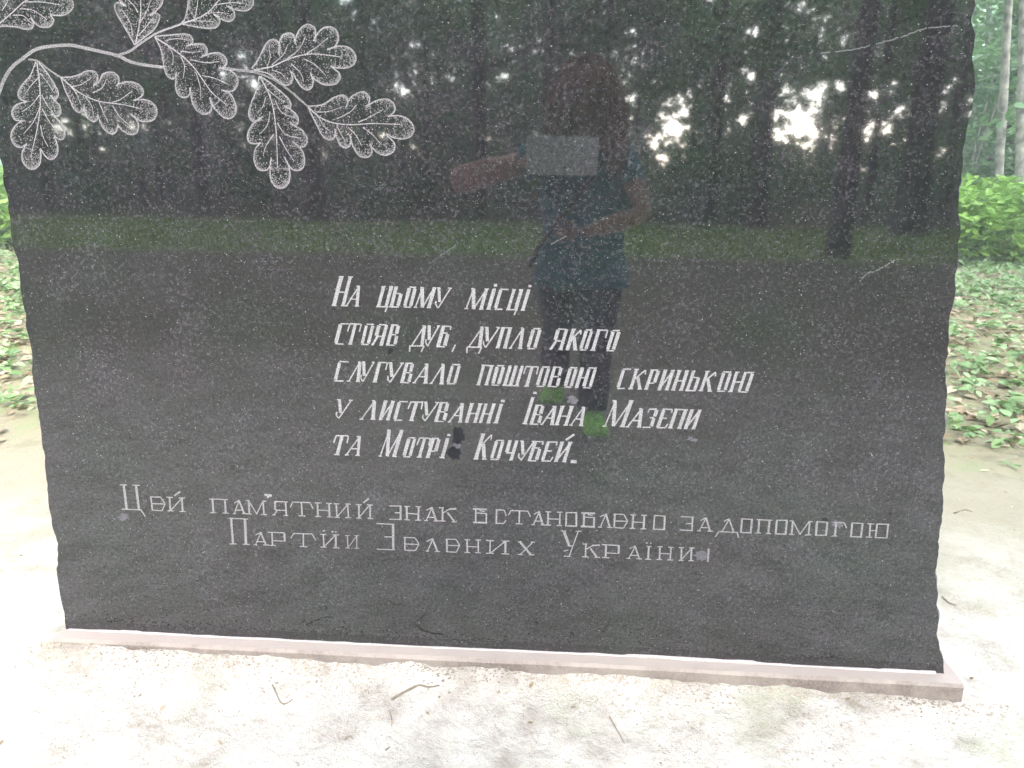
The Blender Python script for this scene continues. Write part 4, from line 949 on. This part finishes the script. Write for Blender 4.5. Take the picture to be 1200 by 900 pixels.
n = 330; X, Y = rng.uniform(-2.2, 2.3, n), rng.uniform(-1.1, 1.7, n); C = np.stack([X, Y, ground_z(X, Y) + .003], 1)
V, ls, ct = leaf_cloud(C, .013, up=2.5, jitter=.6); tag(link('leaf_fragments', np_mesh('leaf_fragments', V, ls, ct, M_LITTER)), 'small dry leaf fragments lying on the pale earth', 'dry leaves', kind='stuff')

# ------------------------------------------------------------------ the photographer, mirrored in the stone
def skin_mesh(name, verts, edges, radii, mat, parent, sub=2, root=0):
    me = bpy.data.meshes.new(name); me.from_pydata([tuple(v) for v in verts], edges, []); me.update()
    o = link(name, me, parent)
    sk = o.modifiers.new('skin', 'SKIN'); sk.use_smooth_shade = True
    for i, d in enumerate(me.skin_vertices[0].data):
        r = radii[i]; d.radius = r if hasattr(r, '__len__') else (r, r); d.use_root = (i == root)
    if sub: s = o.modifiers.new('sub', 'SUBSURF'); s.levels = sub; s.render_levels = sub
    me.materials.append(mat); return o
M_SKIN = plain('skin', (0.30, 0.16, 0.12), .55, .12, 8, .35); M_SHIRT = plain('teal_cloth', (0.03, 0.14, 0.17), .85, .25, 30, .15)
M_JEANS = plain('dark_denim', (0.025, 0.032, 0.06), .9, .35, 60, .1); M_HAIR = plain('auburn_hair', (0.17, 0.07, 0.045), .5, .5, 40, .4)
M_SHOE = plain('lime_shoe', (0.30, 0.72, 0.08), .6, .15, 20, .3); M_SOLE = plain('shoe_sole', (0.6, 0.6, 0.55), .7, .1, 20, .3)
M_TAB = plain('grey_tablet_case', (0.58, 0.545, 0.555), .45, .08, 30, .4); M_GLASSD = plain('dark_lens', (0.02, 0.02, 0.025), .1, 0, 5, .5); M_LIP = plain('lips', (0.36, 0.12, 0.10), .5, .1, 10, .3)
M_EYE = plain('eye_white', (0.7, 0.68, 0.65), .3, 0, 5, .5)
BX, BY = 0.10, -2.26
per = empty('person', (BX, BY, 0)); tag(per, 'photographer mirrored in the stone, long curly auburn hair, teal top, dark jeans, green shoes', 'person')
def W(x, y, z): return (x - BX, y - BY, z)
sl, sr_ = W(-.11, -2.24, 1.38), W(.30, -2.25, 1.37)
el_l, wr_l = W(-.55, -2.13, 1.255), W(-.215, -1.985, 1.345)
el_r, wr_r = W(.40, -2.10, 1.12), W(.085, -1.98, 1.03)
hl, hr = W(.015, -2.28, .86), W(.185, -2.27, .86)
knl, anl = W(-.01, -2.42, .47), W(-.03, -2.66, .09); knr, anr = W(.185, -2.14, .48), W(.185, -2.10, .08)
bv = [W(.10, -2.27, .95), W(.10, -2.265, 1.10), W(.10, -2.265, 1.27), W(.10, -2.25, 1.40), W(.10, -2.215, 1.49), W(.09, -2.18, 1.58), W(.09, -2.155, 1.66), W(.09, -2.165, 1.73),
      sl, el_l, wr_l, sr_, el_r, wr_r, hl, knl, anl, hr, knr, anr, W(-.36, -2.06, 1.315), W(.23, -2.06, 1.065)]
be = [(0, 1), (1, 2), (2, 3), (3, 4), (4, 5), (5, 6), (6, 7), (3, 8), (8, 9), (9, 20), (20, 10), (3, 11), (11, 12), (12, 21), (21, 13), (0, 14), (14, 15), (15, 16), (0, 17), (17, 18), (18, 19)]
br = [(.13, .09), (.12, .09), (.13, .09), (.10, .075), (.052, .052), (.066, .075), (.078, .09), (.062, .075), (.060, .060), (.072, .072), (.034, .036), (.060, .060), (.052, .052), (.024, .028), (.085, .085), (.056, .056), (.036, .036), (.085, .085), (.056, .056), (.036, .036), (.072, .072), (.050, .050)]
skin_mesh('body', bv, be, br, M_SKIN, per)
# clothes grown a little larger over the same bones
def loft(mb, rings, n=28):
    """closed loft through ellipses (centre, half width, half depth)"""
    n0 = len(mb.v)
    for c, a, b in rings:
        for k in range(n):
            w = 2 * math.pi * k / n; mb.v.append((c[0] + a * math.cos(w), c[1] + b * math.sin(w), c[2]))
    for i in range(len(rings) - 1):
        for k in range(n):
            p, q_ = n0 + i * n + k, n0 + i * n + (k + 1) % n; mb.f.append((p, q_, q_ + n, p + n))
    mb.f.append(tuple(n0 + k for k in range(n))[::-1]); mb.f.append(tuple(n0 + (len(rings) - 1) * n + k for k in range(n)))
def cloth(name, mb, mat, fold):
    """one garment: the overlapping sleeves, body or legs fused into a single skin, then creased"""
    o = mb.build(name, mat, per); rm = o.modifiers.new('fuse', 'REMESH'); rm.mode = 'VOXEL'; rm.voxel_size = .011; rm.use_smooth_shade = True
    sm_ = o.modifiers.new('smooth', 'SMOOTH'); sm_.factor = .6; sm_.iterations = 7
    tx = bpy.data.textures.new(name + '_folds', 'CLOUDS'); tx.noise_scale = .11; tx.noise_depth = 2
    dm = o.modifiers.new('folds', 'DISPLACE'); dm.texture = tx; dm.strength = fold; dm.mid_level = .5; return o
mb = MB()
loft(mb, [(W(.10, -2.27, .735), .255, .175), (W(.10, -2.27, .80), .250, .172), (W(.10, -2.27, .90), .225, .158), (W(.10, -2.268, 1.04), .205, .140), (W(.10, -2.265, 1.18), .225, .148), (W(.10, -2.262, 1.30), .225, .140), (W(.10, -2.255, 1.385), .175, .105), (W(.10, -2.245, 1.43), .085, .075)])
mb.tube([W(.06, -2.25, 1.37), W(-.10, -2.24, 1.375), W(-.22, -2.215, 1.345)], [.080, .092, .096], 14); mb.tube([W(.14, -2.25, 1.37), W(.29, -2.25, 1.365), W(.335, -2.20, 1.25)], [.080, .090, .086], 14)
cloth('top', mb, M_SHIRT, .035)
mb = MB()
loft(mb, [(W(.10, -2.27, .72), .215, .135), (W(.10, -2.27, .82), .225, .145), (W(.10, -2.27, .94), .19, .12), (W(.10, -2.27, .98), .17, .10)])
mb.tube([W(.00, -2.27, .82), W(-.01, -2.33, .66), knl, W(-.022, -2.55, .28), W(-.029, -2.64, .115)], [.125, .112, .088, .080, .076], 16)
mb.tube([W(.20, -2.27, .82), W(.20, -2.21, .66), knr, W(.187, -2.13, .28), W(.185, -2.11, .105)], [.125, .112, .088, .080, .076], 16)
cloth('jeans', mb, M_JEANS, .028)
def shoe(x, y, toe):
    p = MB(); n = 14; V = []; prof = [(-.09, .032, .075), (-.05, .040, .085), (0, .042, .080), (.05, .046, .060), (.10, .050, .045), (.15, .046, .038), (.185, .028, .030)]
    for u, w_, h_ in prof:
        w_ *= 1.35; h_ *= 1.25
        for j in range(n):
            a = 2 * math.pi * j / n; V.append((w_ * math.cos(a), u, max(.018, .022 + h_ * max(0, math.sin(a))) if math.sin(a) > 0 else .018))
    F = []
    for i in range(len(prof) - 1):
        for j in range(n): F.append((i * n + j, i * n + (j + 1) % n, (i + 1) * n + (j + 1) % n, (i + 1) * n + j))
    F.append(tuple(range(n))[::-1]); F.append(tuple((len(prof) - 1) * n + j for j in range(n)))
    p.add(V, F); o = p.build('shoe', M_SHOE, per); o.location = (x - BX, y - BY, 0.003); o.rotation_euler = (0, 0, toe)
    q = MB(); q.box((0, .045, .009), (.046, .138, .009)); s = q.build('sole', M_SOLE, o)
    c = MB(); 
    for k in range(4): c.tube([(-.022, .02 + k * .022, .105 - k * .012), (0, .024 + k * .022, .109 - k * .012), (.022, .02 + k * .022, .105 - k * .012)], .003, 5)
    c.build('laces', M_SOLE, o)
shoe(.185, -2.10, -.10); shoe(-.03, -2.66, .15)
# hands: palm, four fingers and a thumb each, closed on what they hold
def hand(wr, fwd, side, up, flip, name='hand'):
    wr, f, s, u = (np.array(q, float) for q in (wr, fwd, side, up)); f /= np.linalg.norm(f); s -= f * (s @ f); s /= np.linalg.norm(s); u = np.cross(f, s) * flip
    vs = [wr, wr + f * .045]; es = [(0, 1)]; rs = [(.024, .020), (.030, .016)]
    for k, (off, L) in enumerate(((-.030, .062), (-.010, .072), (.011, .068), (.031, .052))):
        b0 = len(vs); base_ = wr + f * .080 + s * off
        vs += [base_, base_ + f * L * .42 + u * .010, base_ + f * L * .66 + u * .030, base_ + f * L * .60 + u * .050]
        rs += [(.0105, .0105), (.0095, .0095), (.0085, .0085), (.0075, .0075)]; es += [(1, b0), (b0, b0 + 1), (b0 + 1, b0 + 2), (b0 + 2, b0 + 3)]
    b0 = len(vs); t0 = wr + f * .030 - s * .030 + u * .006
    vs += [t0, t0 + f * .028 - s * .020 + u * .018, t0 + f * .055 - s * .016 + u * .034]; rs += [(.013, .013), (.011, .011), (.009, .009)]; es += [(1, b0), (b0, b0 + 1), (b0 + 1, b0 + 2)]
    return skin_mesh(name, vs, es, rs, M_SKIN, per, 1)
hand(wr_l, (1, .35, .10), (0, 0, -1), (0, 1, 0), -1); hand(wr_r, (-1, .15, -.05), (0, .2, -1), (0, 1, 0), -1)
# face
hc = np.array(W(.09, -2.145, 1.655))
fm = MB(); fm.tube([hc + np.array([0, .080, .030]), hc + np.array([0, .103, .000]), hc + np.array([0, .112, -.022]), hc + np.array([0, .094, -.032])], [.008, .011, .014, .010], 8)
fm.build('nose', M_SKIN, per)
for sx in (-1, 1):
    e = MB(); e.ball(hc + np.array([sx * .032, .079, .026]), (.013, .010, .008), 10, 6); eo = e.build('eye', M_EYE, per)
    i_ = MB(); i_.ball(hc + np.array([sx * .032, .087, .025]), (.006, .004, .006), 8, 6); i_.build('iris', M_GLASSD, eo)
    b = MB(); b.tube([hc + np.array([sx * .016, .088, .046]), hc + np.array([sx * .034, .086, .052]), hc + np.array([sx * .050, .074, .046])], [.003, .0035, .002], 5); b.build('eyebrow', M_HAIR, per)
    e2 = MB(); e2.ball(hc + np.array([sx * .083, .0, .0]), (.010, .018, .030), 8, 6); e2.build('ear', M_SKIN, per)
m_ = MB(); m_.ball(hc + np.array([0, .085, -.058]), (.024, .010, .0075), 10, 6); m_.build('mouth', M_LIP, per)
# hair: thick curls from the scalp to the chest
hm = MB(); sc_ = hc + np.array([.008, -.030, .050]); hm.ball(sc_, (.108, .112, .112), 18, 12)
for k in range(620):
    a = random.uniform(0, 6.283); front = math.cos(a - math.pi / 2)           # +y is the face
    if front > .72: continue
    ph0 = random.uniform(.05, 1.0); ph1 = 1.75 if front < .4 else random.uniform(1.2, 1.5); R0 = random.uniform(.116, .150)
    pts = []; rr = []; wa = random.uniform(-.3, .3); hp = random.uniform(0, 6.28); cr = random.uniform(.008, .020); fr_ = random.uniform(9, 15)
    for i in range(7):
        p_ = ph0 + (ph1 - ph0) * i / 6; aa_ = a + wa * i / 6
        wv = cr * .35 * np.array([math.cos(hp + i * 1.4), math.sin(hp + i * 1.4), 0])
        pts.append(sc_ + R0 * np.array([math.cos(aa_) * math.sin(p_), math.sin(aa_) * math.sin(p_), math.cos(p_)]) + wv)
    L = random.uniform(.10, .36) * (1.15 if math.cos(a) > 0 else .85); e = np.array([math.cos(a + wa), math.sin(a + wa), 0]); b0 = pts[-1]
    for i in range(1, 9):
        u = i / 8; pts.append(b0 + e * .055 * math.sin(u * 2.4) + np.array([0, 0, -L * u]) + cr * np.array([math.cos(hp + u * fr_), math.sin(hp + u * fr_), 0]) * min(1, u * 3))
    m = len(pts); hm.tube(pts, [.0075 * (1 - .55 * i / m) for i in range(m)], 5, wob=.2)
hm.build('hair', M_HAIR, per)
# shoulder strap and bag
sb = MB(); sb.tube([W(.24, -2.12, 1.46), W(.13, -2.09, 1.28), W(-.02, -2.09, 1.08), W(-.13, -2.13, .93), W(-.165, -2.22, .84), W(-.165, -2.34, .84), W(-.05, -2.435, 1.0), W(.12, -2.43, 1.22), W(.24, -2.34, 1.42), W(.26, -2.24, 1.475), W(.24, -2.12, 1.46)], .011, 6)
bagm = plain('dark_canvas', (0.05, 0.04, 0.04), .9, .3, 40, .1); bag = sb.build('bag_strap', bagm, per)
# the tablet it is photographed with, a thing of its own in the hands
cz = 1.385; tc_ = np.array([-.012, -1.926, cz]); th = R_(14)
Rt = np.array([[1, 0, 0], [0, math.cos(-th), -math.sin(-th)], [0, math.sin(-th), math.cos(-th)]])
tb = empty('tablet', tuple(tc_)); tag(tb, 'grey tablet held up in landscape by the mirrored photographer', 'tablet')
t1 = MB(); t1.box((0, 0, 0), (.165, .005, .088), Rt); bo = t1.build('case', M_TAB, tb, smooth=False)
bm_ = bo.modifiers.new('bevel', 'BEVEL'); bm_.width = .004; bm_.segments = 3
t2 = MB(); t2.box(Rt @ np.array([0, -.0058, 0]), (.155, .001, .080), Rt); t2.build('screen', M_GLASSD, tb, smooth=False)
t3 = MB(); t3.tube([Rt @ np.array([.012, .004, -.052]), Rt @ np.array([.012, .0065, -.052])], .007, 14); t3.build('lens_ring', M_GLASSD, tb, smooth=False)

# ------------------------------------------------------------------ damp woodland air
hz = bpy.data.meshes.new('haze'); X1 = 152
hv = [(sx * X1, sy_ * X1, z) for z in (-1.2, 21.5) for sy_ in (-1, 1) for sx in (-1, 1)]
hz.from_pydata(hv, [], [(0, 2, 3, 1), (4, 5, 7, 6), (0, 1, 5, 4), (2, 6, 7, 3), (0, 4, 6, 2), (1, 3, 7, 5)]); hz.update()
hm_ = bpy.data.materials.new('damp_air'); hm_.use_nodes = True; HN = hm_.node_tree.nodes; HN.remove(HN['Principled BSDF'])
pv = HN.new('ShaderNodeVolumePrincipled'); pv.inputs['Color'].default_value = (0.86, 0.93, 0.90, 1); pv.inputs['Density'].default_value = 0.0040
hm_.node_tree.links.new(pv.outputs[0], HN['Material Output'].inputs['Volume']); hz.materials.append(hm_)
tag(link('haze', hz), 'pale damp air between the trees', 'haze', kind='stuff')
SC.cycles.volume_bounces = 0
